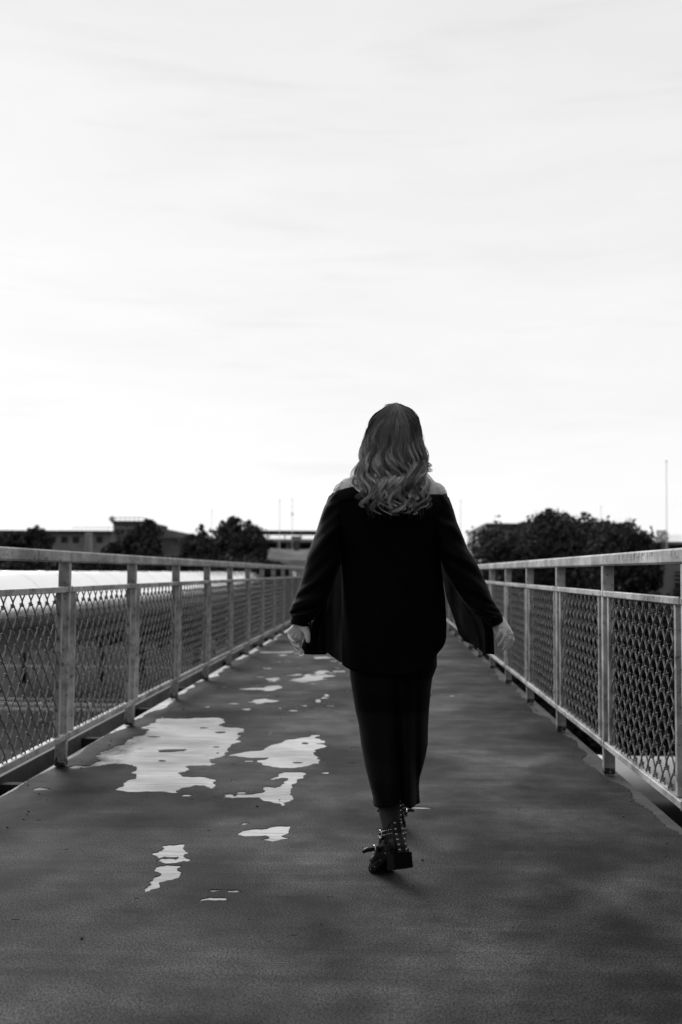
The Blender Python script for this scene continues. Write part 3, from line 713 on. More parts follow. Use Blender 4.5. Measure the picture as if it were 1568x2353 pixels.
letter('N', 1495.5, 1514, 1223.5, 1243, YK-.15, b); letter('G', 1516, 1537, 1222.5, 1244, YK-.15, b)
b = bld('block_building', 'grey block walled building with a dark barred window behind the right handrail', 1500, 1700, 1296, 52, 8, M_wallg)
win(b, 1551, 1596, 1313, 1352, 52); 
for yy in (1318, 1327, 1336): MB().box(gx(1550,52), gx(1597,52), 51.9, 51.93, zat(yy+2,52,1550), zat(yy,52,1550)).build('window_bar', M_wall, b)
MB().box(gx(1546,52), gx(1600,52), 51.75, 51.99, zat(1357,52,1560), zat(1352.5,52,1560)).build('window_sill', M_roof, b)
# lamp posts and masts against the sky
for px, ytop, ybot, Y, lab in ((643,1150,1262,100,'tall thin lamp mast rising from the platform, the left one of two'), (672,1148,1262,100,'tall thin mast with a small drum lamp halfway up, by the platform'),
      (487,1172,1262,112,'faint far mast above the tree with pointed shoots'), (1059,1152,1262,100,'thin mast in the sky just right of the woman'), (1532,1062,1240,69,'tall mast beside the big letters'), (1382,1165,1262,112,'short thin mast above the dark hall roof')):
    r0 = empty('lamp_mast', (gx(px,Y), Y, ZG), lab, 'mast', 'masts against the sky')
    MB().tube([Vector((gx(px,Y), Y, ZG)), W(px, ytop, Y)], [.032, .024], 8).build('pole', M_pole, r0, True)
    t = W(px, ytop, Y); MB().ball(t + Vector((0,0,.05)), (.07,.07,.05), 8).build('lamp_head', M_pole, r0, True)
    if px == 672: MB().ball(W(px,1181,Y), (.15,.15,.10), 8).build('drum_lamp', M_pole, r0, True)

# ------------------------------------------------------------------ the woman
YC = 4.15
per = empty('person', (W(905,1990,YC).x, YC, 0), 'woman with long wavy hair, black off-shoulder blouse and long black skirt, walking away', 'person')
def pxm(Y): return Y/F                      # metres per px at distance Y
def ring(cx_, y, hw, D, Y, n=40, p=1.0):
    """horizontal ring: px centre, px row, px half width, depth half size in metres"""
    out = []
    for j in range(n):
        a = 2*PI*j/n; ca, sa = math.cos(a), math.sin(a)
        ca = math.copysign(abs(ca)**p, ca); sa = math.copysign(abs(sa)**p, sa)
        c = W(cx_, y, Y); out.append(Vector((c.x + hw*pxm(Y)*ca, Y - D*sa, c.z)))
    return out
def capsule(m, a, ra, b, rb, n=14):
    a, b = Vector(a), Vector(b); ax = b - a; L_ = ax.length
    if L_ < 1e-6: m.ball(a, ra, n); return
    ax.normalize(); pts = []; rad = []
    for i in range(5):
        t = PI/2*(1 - i/4); pts.append(a - ax*ra*math.sin(t)); rad.append(max(1e-4, ra*math.cos(t)))
    for i in range(5):
        t = PI/2*i/4; pts.append(b + ax*rb*math.sin(t)); rad.append(max(1e-4, rb*math.cos(t)))
    m.tube(pts, rad, n)
def chain(m, pts, rad):
    for i in range(len(pts)-1): capsule(m, pts[i], rad[i], pts[i+1], rad[i+1])
B = MB()
torso = [(1078,868,948,.05),(1086,846,966,.056),(1093,816,982,.062),(1100,788,994,.066),(1110,776,1004,.072),(1125,766,1018,.078),(1142,761,1026,.086),(1180,772,1016,.10),(1220,790,1002,.115),(1300,802,998,.11),(1380,800,1003,.112),(1460,803,1005,.125),(1520,808,1000,.13),(1580,830,985,.11),(1620,870,950,.05)]
rg = []
for y in np.linspace(1078, 1620, 46):
    l, r, D = interp(torso, y); rg.append(ring((l+r)/2, y, (r-l)/2, D, YC, 36, .85))
B.loft(rg)
# neck and head (the face is turned away, looking along the bridge)
hc = W(907, 1000, 4.17)
capsule(B, W(907,1095,4.16), .062, hc + Vector((0, .01, -.06)), .054)
B.ball(hc + Vector((0,-.012,.025)), (.077,.096,.092), 24)
B.ball(hc + Vector((0,.03,-.035)), (.060,.068,.082), 24)
B.ball(hc + Vector((0,.062,-.088)), (.030,.026,.022), 14)            # chin
capsule(B, hc + Vector((0,.092,.005)), .010, hc + Vector((0,.112,-.026)), .013)    # nose
for s in (-1, 1):
    B.ball(hc + Vector((s*.035,.070,.028)), (.022,.018,.010), 12)    # brow
    B.ball(hc + Vector((s*.042,.060,-.030)), (.024,.024,.022), 12)   # cheek
    B.ball(hc + Vector((s*.079,.005,-.012)), (.010,.020,.030), 12)   # ear
    B.ball(hc + Vector((s*.012,.100,-.032)), (.009,.009,.007), 10)
B.ball(hc + Vector((0,.092,-.056)), (.024,.012,.006), 12); B.ball(hc + Vector((0,.090,-.066)), (.022,.012,.007), 12)
# arms
chain(B, [W(795,1134,YC), W(764,1225,4.14), W(735,1292,4.13), W(717,1350,4.125), W(692,1432,4.12)], [.053,.042,.036,.034,.025])
chain(B, [W(997,1138,YC), W(1022,1225,4.14), W(1062,1305,4.13), W(1092,1358,4.13), W(1114,1392,4.13), W(1146,1426,4.13)], [.053,.042,.035,.030,.026,.024])
# her left hand (palm to the rear, fingers curling)
lw = W(691,1434,4.12)
kn = [(667,1451,.0115),(673.5,1458,.0118),(681.5,1464,.012),(690,1465,.0118)]
for x, y, r in kn: chain(B, [lw, W(x, y, 4.118)], [.020, r])
capsule(B, W(684,1440,4.122), .016, W(672,1450,4.122), .014); capsule(B, W(690,1442,4.12), .018, W(683,1456,4.12), .014)
chain(B, [W(667,1451,4.118), W(665.3,1461,4.116), W(668.5,1468.5,4.102), W(675,1474.5,4.090)], [.0088,.0076,.0068,.0058])
chain(B, [W(673.5,1458,4.118), W(671.5,1472,4.12), W(677.5,1482,4.11), W(688,1487.5,4.097)], [.0092,.0082,.0073,.0062])
chain(B, [W(681.5,1464,4.118), W(678.5,1482,4.126), W(683,1494,4.118), W(693,1501.5,4.106)], [.0094,.0084,.0075,.0064])
chain(B, [W(690,1465,4.122), W(688.5,1480,4.142), W(690.5,1491,4.144), W(696,1498,4.137)], [.0092,.0082,.0073,.0062])
chain(B, [W(694,1437,4.112), W(702,1447,4.098), W(707,1458,4.09), W(708.5,1473,4.088)], [.019,.0155,.0115,.0088])
# her right hand (back of the hand to the rear, hanging loose)
rw = W(1150,1427,4.128)
kn2 = [(1151,1440,.0118),(1160,1444,.012),(1168.5,1449,.0118),(1174,1457,.0112)]
for x, y, r in kn2: chain(B, [rw, W(x, y, 4.105)], [.020, r])
capsule(B, W(1154,1432,4.12), .017, W(1167,1446,4.115), .013)
chain(B, [W(1150,1439,4.107), W(1150.5,1452,4.097), W(1146.5,1461.5,4.102), W(1140.5,1468.5,4.114)], [.0094,.0082,.0073,.0062])
chain(B, [W(1160,1444,4.103), W(1161,1461,4.092), W(1155,1473.5,4.098), W(1146.5,1483.5,4.11)], [.0096,.0084,.0074,.0063])
chain(B, [W(1169,1449,4.107), W(1171.5,1467,4.098), W(1165.5,1482,4.105), W(1156.5,1493,4.117)], [.0094,.0082,.0073,.0062])
chain(B, [W(1175,1457,4.114), W(1179.5,1471.5,4.108), W(1175,1483.5,4.114), W(1167,1493.5,4.124)], [.0086,.0074,.0066,.0056])
chain(B, [W(1146,1432,4.135), W(1141,1443,4.145), W(1140.5,1451,4.146), W(1143.5,1458,4.142)], [.017,.0135,.0105,.0088])
# legs down to the ankles
def boot_matrix(pt, yaw, pitch): return Matrix.Translation(pt) @ Matrix.Rotation(PI/2 + yaw, 4, 'Z') @ Matrix.Rotation(pitch, 4, 'Y')
_t = W(882, 1992, 3.97); NEAR = boot_matrix(Vector((_t.x, 3.975, .002)), R_(24), R_(19))
FAR = boot_matrix(Vector((W(905,1900,4.67).x, 4.66, .002)), R_(4), 0)
an = lambda M, x, z: M @ Vector((x, 0, z))
chain(B, [W(862,1520,4.15), W(872,1610,4.12), W(880,1700,4.06), W(886,1755,4.0), an(NEAR,-.118,.32), an(NEAR,-.122,.20), an(NEAR,-.126,.13), an(NEAR,-.12,.08)], [.098,.085,.062,.060,.050,.039,.034,.030])
chain(B, [W(945,1520,4.16), W(940,1600,4.26), W(930,1690,4.38), W(920,1745,4.46), an(FAR,-.12,.32), an(FAR,-.124,.20), an(FAR,-.126,.13), an(FAR,-.12,.08)], [.098,.085,.062,.060,.050,.039,.034,.030])
def remeshed(mb, name, voxel, smooth_it, mats, parent):
    me = mb.mesh('tmp'); t = bpy.data.objects.new('tmp', me); COL.objects.link(t)
    r = t.modifiers.new('r', 'REMESH'); r.mode = 'VOXEL'; r.voxel_size = voxel; r.use_smooth_shade = True
    s = t.modifiers.new('s', 'SMOOTH'); s.factor = .5; s.iterations = smooth_it
    bpy.context.view_layer.update()
    out = bpy.data.meshes.new_from_object(t.evaluated_get(bpy.context.evaluated_depsgraph_get()))
    bpy.data.objects.remove(t); out.materials.clear()
    return link(name, out, mats, parent, True)
body = remeshed(B, 'body', .0024, 5, [M_skin, M_tights], per)
co = np.empty(len(body.data.vertices)*3, np.float32); body.data.vertices.foreach_get('co', co); co = co.reshape(-1,3)
low = [1 if co[p.vertices[0]][2] < .62 else 0 for p in body.data.polygons]
body.data.polygons.foreach_set('material_index', low)
for s in (-1, 1):
    MB().ball(hc + Vector((s*.032,.078,.008)), .0125, 12).build('eye', M_eye, per, True)
MB().ball(hc + Vector((0,.101,-.061)), (.021,.006,.007), 12).build('lips', M_lip, per, True)
bvh = bvhtree.BVHTree.FromPolygons([Vector(v) for v in co], [list(p.vertices) for p in body.data.polygons])
# tattoo lines on her left shoulder
def on_skin(px, py):
    d = ray(px, py).normalized(); h = bvh.ray_cast(EYE, d)
    return (h[0] - d*.0006) if h[0] is not None and 3.8 < h[0].y < 4.5 else None
zt = lambda x, y: (1180*.6125 + .11719*x, 1760*.6125 + .11719*y)
TAT = [[(520,185),(540,200),(535,235),(505,270),(480,290),(440,310),(400,360)],[(455,240),(490,200),(520,185)],[(530,255),(555,252),(565,270),(548,288),(530,275)],[(530,280),(520,320),(500,355),(450,365),(388,385)],
       [(388,385),(400,430),(420,470)],[(500,360),(508,390),(505,430),(490,460)],[(500,375),(470,395),(430,425)],[(490,385),(465,420),(440,450)],[(495,400),(480,440),(465,460)],[(388,390),(420,400),(450,380)],
       [(685,318),(705,325),(725,345),(735,365)],[(685,322),(700,345),(715,355)],[(700,370),(712,352),(725,362),(720,385)],[(745,380),(752,340),(765,345),(770,370)],[(770,370),(795,350),(812,345)],[(345,490),(355,470),(372,480),(365,500)],[(570,400),(578,430)]]
mt = MB()
for t in TAT:
    pts = [on_skin(*zt(*q)) for q in t]; pts = [p for p in pts if p is not None]
    if len(pts) > 1: mt.tube(pts, .0008, 4)
if mt.v: mt.build('tattoo', M_ink, per)
# rings
for (x, y, Yr, k) in ((1170.3,1458.5,4.1025,.0022),(1169.9,1455.2,4.104,.0011)):
    a = W(1169,1449,4.107); bb = W(1171.5,1467,4.098); ax = (bb-a).normalized(); u = ax.orthogonal().normalized(); v = ax.cross(u); c = W(x, y, Yr)
    m = MB(); m.loft([[c + (u*math.cos(t)+v*math.sin(t))*rr2 + ax*q for t in [2*PI*i/24 for i in range(24)]] for rr2, q in ((.0086,-k),(.0104,-k),(.0104,k),(.0086,k),(.0086,-k))], cap=False)
    m.build('ring', M_silver, per, True)

# blouse -------------------------------------------------------------
def fold(x, z, seed, amp):
    return amp*(math.sin(x*31+seed+2.1*math.sin(z*5+seed)) *.5 + math.sin(x*57+z*7+seed*2.3)*.3 + math.sin(x*17-z*13+seed)*.35)
bt = [(1112,762,1026,.095),(1125,760,1028,.100),(1142,756,1031,.106),(1165,747,1040,.112),(1190,745,1043,.118),(1230,762,1028,.128),(1270,783,1012,.134),(1300,786,1013,.136),(1372,786,1023,.142),(1435,787,1026,.150),(1470,787,1025,.155),(1550,787,1025,.158)]
topline = [(740,1150),(757,1143),(766,1136),(775,1132),(800,1126),(825,1122),(860,1135),(905,1150),(950,1148),(985,1141),(1010,1140),(1030,1144),(1050,1152)]
hemline = [(780,1523),(800,1530),(830,1540),(870,1545),(905,1546),(950,1540),(985,1518),(1003,1497),(1018,1481),(1026,1464)]
def blouse_body():
    m = MB(); n = 96; T_ = 70; rings = []
    for i in range(T_+1):
        t = i/T_; ringp = []
        for j in range(n):
            a = 2*PI*j/n; ca, sa = math.cos(a), math.sin(a)
            ca = math.copysign(abs(ca)**.9, ca); sa = math.copysign(abs(sa)**.9, sa)
            xt = 894 + 136*ca; xh = 906 + 119*ca
            y0 = interp(topline, xt)[0]; y1 = interp(hemline, xh)[0]
            if sa < 0: y0 += 22*(-sa)**.5; y1 -= 14*(-sa)
            y = y0 + (y1-y0)*t
            l, r, D = interp(bt, y)
            ddrop = .012*max(0, (y-1300)/250)
            px = (l+r)/2 + (r-l)/2*ca
            c = W(px, y, YC); amp = .005 + .012*min(1, max(0, (y-1180)/250))
            d = D*sa + fold(c.x, c.z, 1.3, amp)*abs(sa) + ddrop*max(0, sa)
            ringp.append(Vector((c.x, YC - d, c.z)))
        rings.append(ringp)
    return m.loft(rings, cap=False)
blouse = blouse_body().build('blouse', M_back, per, True, solid=.002)
def sleeve(pairs, Ys, D, seed, amp):
    m = MB(); n = 44; rings = []; k = len(pairs)
    for q in np.linspace(0, k-1, (k-1)*9+1):
        i = min(int(q), k-2); f = q-i
        a0 = Vector(pairs[i][0]).lerp(Vector(pairs[i+1][0]), f); b0 = Vector(pairs[i][1]).lerp(Vector(pairs[i+1][1]), f)
        Yq = Ys[i]+(Ys[i+1]-Ys[i])*f; dq = D[i]+(D[i+1]-D[i])*f
        A = W(a0.x, a0.y, Yq); Bq = W(b0.x, b0.y, Yq); c = (A+Bq)/2; hv = (Bq-A)/2; rp = []
        for j in range(n):
            a = 2*PI*j/n; sa = math.sin(a)
            # long diagonal drag folds, gathering towards the cuff
            g1 = 1 - abs(math.sin(q*1.15 + a*.85 + seed))**.55; g2_ = 1 - abs(math.sin(q*1.9 - a*1.3 + seed*2))**.6
            w = fold(q*.10 + math.cos(a)*.12, q*.16, seed, amp)*(1 + .8*q/k) + amp*(1.5*g1 + 1.1*g2_)*min(1, q*.5)
            rp.append(c + hv*math.cos(a)*(1+w*.12/max(.02, hv.length)*.2) - Vector((0, (dq+w)*sa, 0)))
        rings.append(rp)
    return m.loft(rings, cap=False)
LS = [((764,1133),(808,1152)),((746,1165),(803,1186)),((728,1220),(792,1226)),((707,1275),(785,1279)),((694,1330),(769,1332)),((684,1360),(754,1376)),((673,1386),(740,1402)),((665.5,1406),(727,1419)),((671,1417),(716,1426))]
RS = [((1026,1134),(985,1152)),((1042,1172),(990,1200)),((1050,1200),(995,1238)),((1074,1260),(1010,1274)),((1097,1297),(1024,1314)),((1121,1350),(1047,1354)),((1131,1377),(1066,1383)),((1144,1397),(1088,1409)),((1152,1411),(1116,1428))]
sleeve(LS, [4.15,4.14,4.13,4.125,4.12,4.12,4.12,4.12,4.12], [.066,.072,.075,.074,.07,.064,.058,.05,.036], 2.2, .009).build('sleeve', M_cloth, blouse, True, solid=.002)
sleeve(RS, [4.15,4.14,4.13,4.125,4.125,4.125,4.128,4.13,4.13], [.066,.072,.075,.074,.07,.064,.058,.05,.036], 4.1, .009).build('sleeve', M_cloth, blouse, True, solid=.002)
sleeve([((671.5,1416),(715.5,1425)),((669.5,1425),(714,1433)),((668,1432.5),(712,1441))], [4.12]*3, [.037,.036,.035], .3, .001).build('cuff', M_cloth, blouse, True, solid=.004)
sleeve([((1152,1410.5),(1117,1428)),((1155,1418),(1124,1434)),((1158,1426),(1131,1440.5))], [4.13]*3, [.036,.035,.034], .9, .001).build('cuff', M_cloth, blouse, True, solid=.004)
bc = W(711, 1433, 4.083)
m = MB(); m.loft([[bc + Vector((r_*math.cos(t), -h, r_*math.sin(t))) for t in [2*PI*i/16 for i in range(16)]] for r_, h in ((.0045,0),(.0055,.002),(.0050,.0035),(.0036,.0028))]); m.build('button', M_button, blouse, True)
def sheet(left, right, hem, Y, seed, amp=.012, n=40, T_=44, bend=0):
    """a hanging panel between two px edges, finishing on a px hem line"""
    m = MB(); v = []; f = []
    y0 = max(left[0][0], right[0][0])
    for i in range(T_+1):
        t = i/T_
        for j in range(n+1):
            u = j/n
            xe = hem[0][0] + (hem[-1][0]-hem[0][0])*u; ye = float(np.interp(xe, [h[0] for h in hem], [h[1] for h in hem])) if hem[0][0] < hem[-1][0] else float(np.interp(-xe, [-h[0] for h in hem], [h[1] for h in hem]))
            y = y0 + (ye - y0)*t
            yl = min(y, left[-1][0]); yr = min(y, right[-1][0])
            l = interp(left, yl)[0]; r = interp(right, yr)[0]; x = l + (r-l)*u
            if t > .97: x = xe*(t-.97)/.03 + x*(1-(t-.97)/.03)
            Yq = Y + bend*(u-.5) + amp*math.sin(u*9+seed+t*1.5)*t + amp*.5*math.sin(u*21+seed*2-t*2)*t
            v.append(W(x, y, Yq))
    for i in range(T_):
        for j in range(n):
            a = i*(n+1)+j; f.append((a, a+1, a+n+2, a+n+1))
    return m.add(v, f)
lp = sheet([(1240,782),(1279,778),(1340,762),(1380,748),(1405,733),(1440,712),(1465,704),(1480,697),(1492,694),(1502,701)], [(1240,830),(1533,830)],
      [(701,1502.5),(720,1503),(749,1502.5),(753,1500),(765,1510),(780,1520),(800,1528.5),(830,1538)], 4.26, .6)
lp.build('front_panel', M_sheer, blouse, True, solid=.0012)
sheet([(1290,770),(1340,757),(1380,744),(1405,731),(1440,711),(1465,703),(1480,696),(1492,693),(1502,700)], [(1290,785),(1376,753),(1400,750),(1502,750)],
      [(700,1503.5),(720,1504.5),(750,1504)], 4.245, 1.6, .006).build('placket', M_cloth, blouse, True, solid=.004)
sheet([(1250,1000),(1270,1008),(1330,1018),(1372,1026),(1411,1040),(1454,1054),(1472,1066)], [(1250,1030),(1270,1040),(1330,1066),(1390,1094),(1430,1128),(1450,1133),(1503,1135)],
      [(1066,1472.5),(1080,1478),(1093,1485),(1104,1494),(1114,1502),(1135,1503)], 4.25, 2.6).build('front_panel', M_sheer, blouse, True, solid=.0012)
sheet([(1380,1088),(1425,1108),(1450,1115),(1502,1117)], [(1380,1092),(1425,1128),(1450,1134),(1503,1136)], [(1116,1502.5),(1136,1504)], 4.235, 3.3, .004, 16).build('placket', M_cloth, blouse, True, solid=.004)
# turned-down collar lying over the shoulders at the back
def collar():
    m = MB(); v = []; f = []; n = 60; k = 8
    for j in range(n+1):
        u = j/n; x = 772 + (1020-772)*u
        yt = interp(topline, x)[0] - 1.5; dep = 20 + 26*math.exp(-((u-.85)/.2)**2) + 5*math.sin(u*7+1)
        for i in range(k+1):
            s = i/k; y = yt + dep*s + 4*math.sin(u*11)*s
            l, r, D = interp(bt, max(1125, y)); ca = max(-1, min(1, (x-(l+r)/2)/((r-l)/2))); sa = math.sqrt(max(0, 1-ca*ca))
            c = W(x, y, YC); v.append(Vector((c.x, YC - D*sa**.9 - .003 - .005*math.sin(s*PI) , c.z)))
    for j in range(n):
        for i in range(k):
            a = j*(k+1)+i; f.append((a, a+1, a+k+2, a+k+1))
    return m.add(v, f)
collar().build('collar', M_cloth, blouse, True, solid=.002)

# skirt --------------------------------------------------------------
st = [(1440,812,1000,.128,4.15),(1490,806,1004,.145,4.15),(1531,804,1004,.150,4.15),(1559,806,993,.148,4.14),(1585,810,990,.146,4.13),(1630,817,986,.140,4.12),(1663,825,984,.140,4.09),(1708,830.5,983,.142,4.06),(1737,836,978,.142,4.04),(1760,840,972,.142,4.02),(1784,846,965,.142,4.0),(1804,851,963,.142,3.99),(1830,858,964,.142,3.98),(1850,859,966,.142,3.98)]
shem = [(855,1846),(862,1846.5),(880,1842),(900,1835),(912,1829),(921,1824),(927,1835),(935,1837.5),(947,1839.5),(960,1842),(970,1842.5)]
def skirt():
    m = MB(); n = 110; T_ = 90; rings = []
    for i in range(T_+1):
        t = i/T_; rp = []
        for j in range(n):
            a = 2*PI*j/n; ca, sa = math.cos(a), math.sin(a)
            xh = 912.5 + 53.5*ca; yh = interp(shem, xh)[0] if sa > 0 else 1844 - 2*sa
            y = 1440 + (yh-1440)*t; l, r, D, Y = interp(st, y)
            px = (l+r)/2 + (r-l)/2*ca; c = W(px, y, Y)
            q = t**1.4
            # one strong crease running down the back, soft vertical folds elsewhere
            cx_ = 905 + 20*t; cre = -.055*q*math.exp(-((px-cx_)/7)**2) + .024*q*math.exp(-((px-cx_-15)/9)**2) + .012*q*math.exp(-((px-cx_+22)/12)**2) if sa > 0 else 0
            cre += -.030*q*math.exp(-((px-(955+2*t))/6)**2) if sa > 0 else 0
            d = D*sa*(.96 if sa < 0 else 1) + cre + fold(c.x*1.1, c.z*.5, 5.0, .006)*abs(sa)*(.3+q)
            rp.append(Vector((c.x, Y - d, c.z)))
        rings.append(rp)
    return m.loft(rings, cap=False)
skirt().build('skirt', M_skirt, per, True, solid=.002)

# boots --------------------------------------------------------------
def boot(Mx, PIT=0, mirror=1, label=None):
    """local: x to the toe, z up, origin under the ball of the foot. toe_pt: world place of that origin"""
    M0 = Mx @ Matrix.Rotation(-PIT, 4, 'Y') if PIT else Mx
    def T(p):
        q = Vector((p[0], p[1]*mirror, p[2])); w = max(0, min(1, (p[0]+.035)/.05)); w = w*w*(3-2*w)
        return (Mx @ q).lerp(M0 @ q, w)
    m = MB(); rings = []
    # foot part: sections along x from the heel to the toe  (x, half width, bottom, top)
    for x, hw, zb, zt_ in [(-.183,.016,.055,.085),(-.178,.028,.050,.110),(-.165,.034,.048,.126),(-.13,.037,.044,.132),(-.10,.037,.038,.130),(-.07,.038,.032,.118),(-.035,.041,.024,.096),(0,.044,.018,.074),(.03,.043,.016,.062),(.05,.038,.016,.056),(.064,.028,.018,.048),(.072,.012,.022,.038)]:
        rings.append([T((x, hw*math.copysign(abs(math.cos(t))**.75, math.cos(t)), (zb+zt_)/2 + (zt_-zb)/2*math.sin(t))) for t in [2*PI*i/20 for i in range(20)]])
    m.loft(rings)
    bt_ = m.build('boot', M_leather, per, True, subd=1)
    if label: bt_['label'] = label
    # sole and heel
    out = [(-.190,.012),(-.186,.028),(-.165,.037),(-.12,.036),(-.07,.036),(-.03,.043),(.01,.047),(.04,.043),(.062,.032),(.076,.013)]
    loop = [(x, y) for x, y in out] + [(x, -y) for x, y in out[::-1]]
    def zs(x): return .046*max(0, min(1, (-x-.02)/.10))**.8
    m = MB(); m.loft([[T((x, y, zs(x)+h)) for x, y in loop] for h in (0, .019)]); m.build('sole', M_rubber, bt_)
    hl = [(-.196,.030),(-.190,.036),(-.130,.037),(-.125,.034)]; lp2 = [(x, y) for x, y in hl] + [(x, -y) for x, y in hl[::-1]]
    m = MB(); m.loft([[T((x+(.004 if z < .01 else 0), y, z)) for x, y in lp2] for z in (0, .005, .052)]); m.build('heel', M_rubber, bt_)
    # ankle strap, back strip, studs
    def strap(name, cx_, rx, ry, z, h, n=30, a0=0, a1=2*PI, rows=(.25,.75), step=1, tilt=0):
        m = MB(); A = [a0+(a1-a0)*i/n for i in range(n+1)]
        def P_(a, zz, o=0): return T((cx_+(rx+o)*math.cos(a), (ry+o)*math.sin(a), z+zz + tilt*math.cos(a)))
        ins = [[P_(a, 0), P_(a, 0, .004), P_(a, h, .004), P_(a, h)] for a in A]
        v = [p for r in ins for p in r]; f = []
        for i in range(n):
            for k in range(4): f.append((i*4+k, i*4+(k+1)%4, (i+1)*4+(k+1)%4, (i+1)*4+k))
        m.add(v, f)
        for i in range(0, n, step):
            for q in rows: m.ball(P_(A[i], h*q, .0042), .0024, 6, 1)
        return m.build(name, [M_leather, M_silver], bt_, False)
    strap('ankle_strap', -.126, .050, .041, .112, .027, 34, tilt=-.003)
    m = MB()       # heel strip with two rows of studs
    prof = [(-.195,.052),(-.194,.075),(-.187,.10),(-.182,.12),(-.181,.140),(-.180,.165)]
    v = []; f = []
    for (x, z) in prof:
        for y in (-.019,-.008,.008,.019): v.append(T((x+ (abs(y)/.019)**2*.006 - .004, y, z)))
    for i in range(len(prof)-1):
        for k in range(3): f.append((i*4+k, i*4+k+1, (i+1)*4+k+1, (i+1)*4+k))
    m.add(v, f)
    for z in (.062,.080,.098,.116,.134,.155):
        x = float(np.interp(z, [p[1] for p in prof], [p[0] for p in prof]))
        for y in (-.0125, .0125): m.ball(T((x-.003, y, z)), .0027, 6, 1)
    m.build('stud_strip', [M_leather, M_silver], bt_, False, solid=.003)
    m = MB()       # shaft sides, left open at the ankle
    for s in (-1, 1):
        m.add([T(p) for p in [(-.180,s*.018,.09),(-.150,s*.036,.095),(-.125,s*.039,.090),(-.150,s*.040,.128),(-.168,s*.030,.150),(-.179,s*.019,.165)]], [(0,1,2,3,4,5)])
        m.add([T(p) for p in [(-.090,s*.034,.095),(-.062,s*.034,.085),(-.066,s*.024,.125),(-.074,s*.022,.150),(-.088,s*.034,.128)]], [(0,1,2,3,4)])
    m.build('shaft', M_leather, bt_, False, solid=.003)
    strap('instep_strap', -.070, .050, .046, .066, .022, 20, -1.9, 1.9, (.5,), 2, .0)
    for bx_, by_, bz_, br_ in ((-.118,.045,.126,.014), (-.060,.051,.080,.014)):
        MB().tube([T((bx_+br_*math.cos(t), by_, bz_+br_*math.sin(t))) for t in [2*PI*i/14 for i in range(15)]], .0022, 6).build('buckle', M_silver, bt_, True)
    for sg, pp in ((1, [(-.050,.046,.080),(-.030,.066,.084),(-.022,.084,.078)]), (-1, [(-.050,.046,.080),(-.040,.062,.086),(-.036,.072,.080)])):
        MB().tube([T((a_, sg*b_, c_)) for a_, b_, c_ in pp], [.006,.009,.006], 8).build('strap_end', M_leather, bt_, True)
    m = MB(); lastp = [(x, y) for x, y in out if x > -.13]
    for x, y in lastp:
        for s in (-1, 1): m.ball(T((x, s*(y+.001), zs(x)+.014)), .0018, 5)
    m.build('welt_studs', M_silver, bt_, True)
    return bt_
boot(NEAR, R_(19), 1, 'black studded ankle boot pushing off with heel raised')
boot(FAR, 0, -1, 'black studded ankle boot planted flat in front')

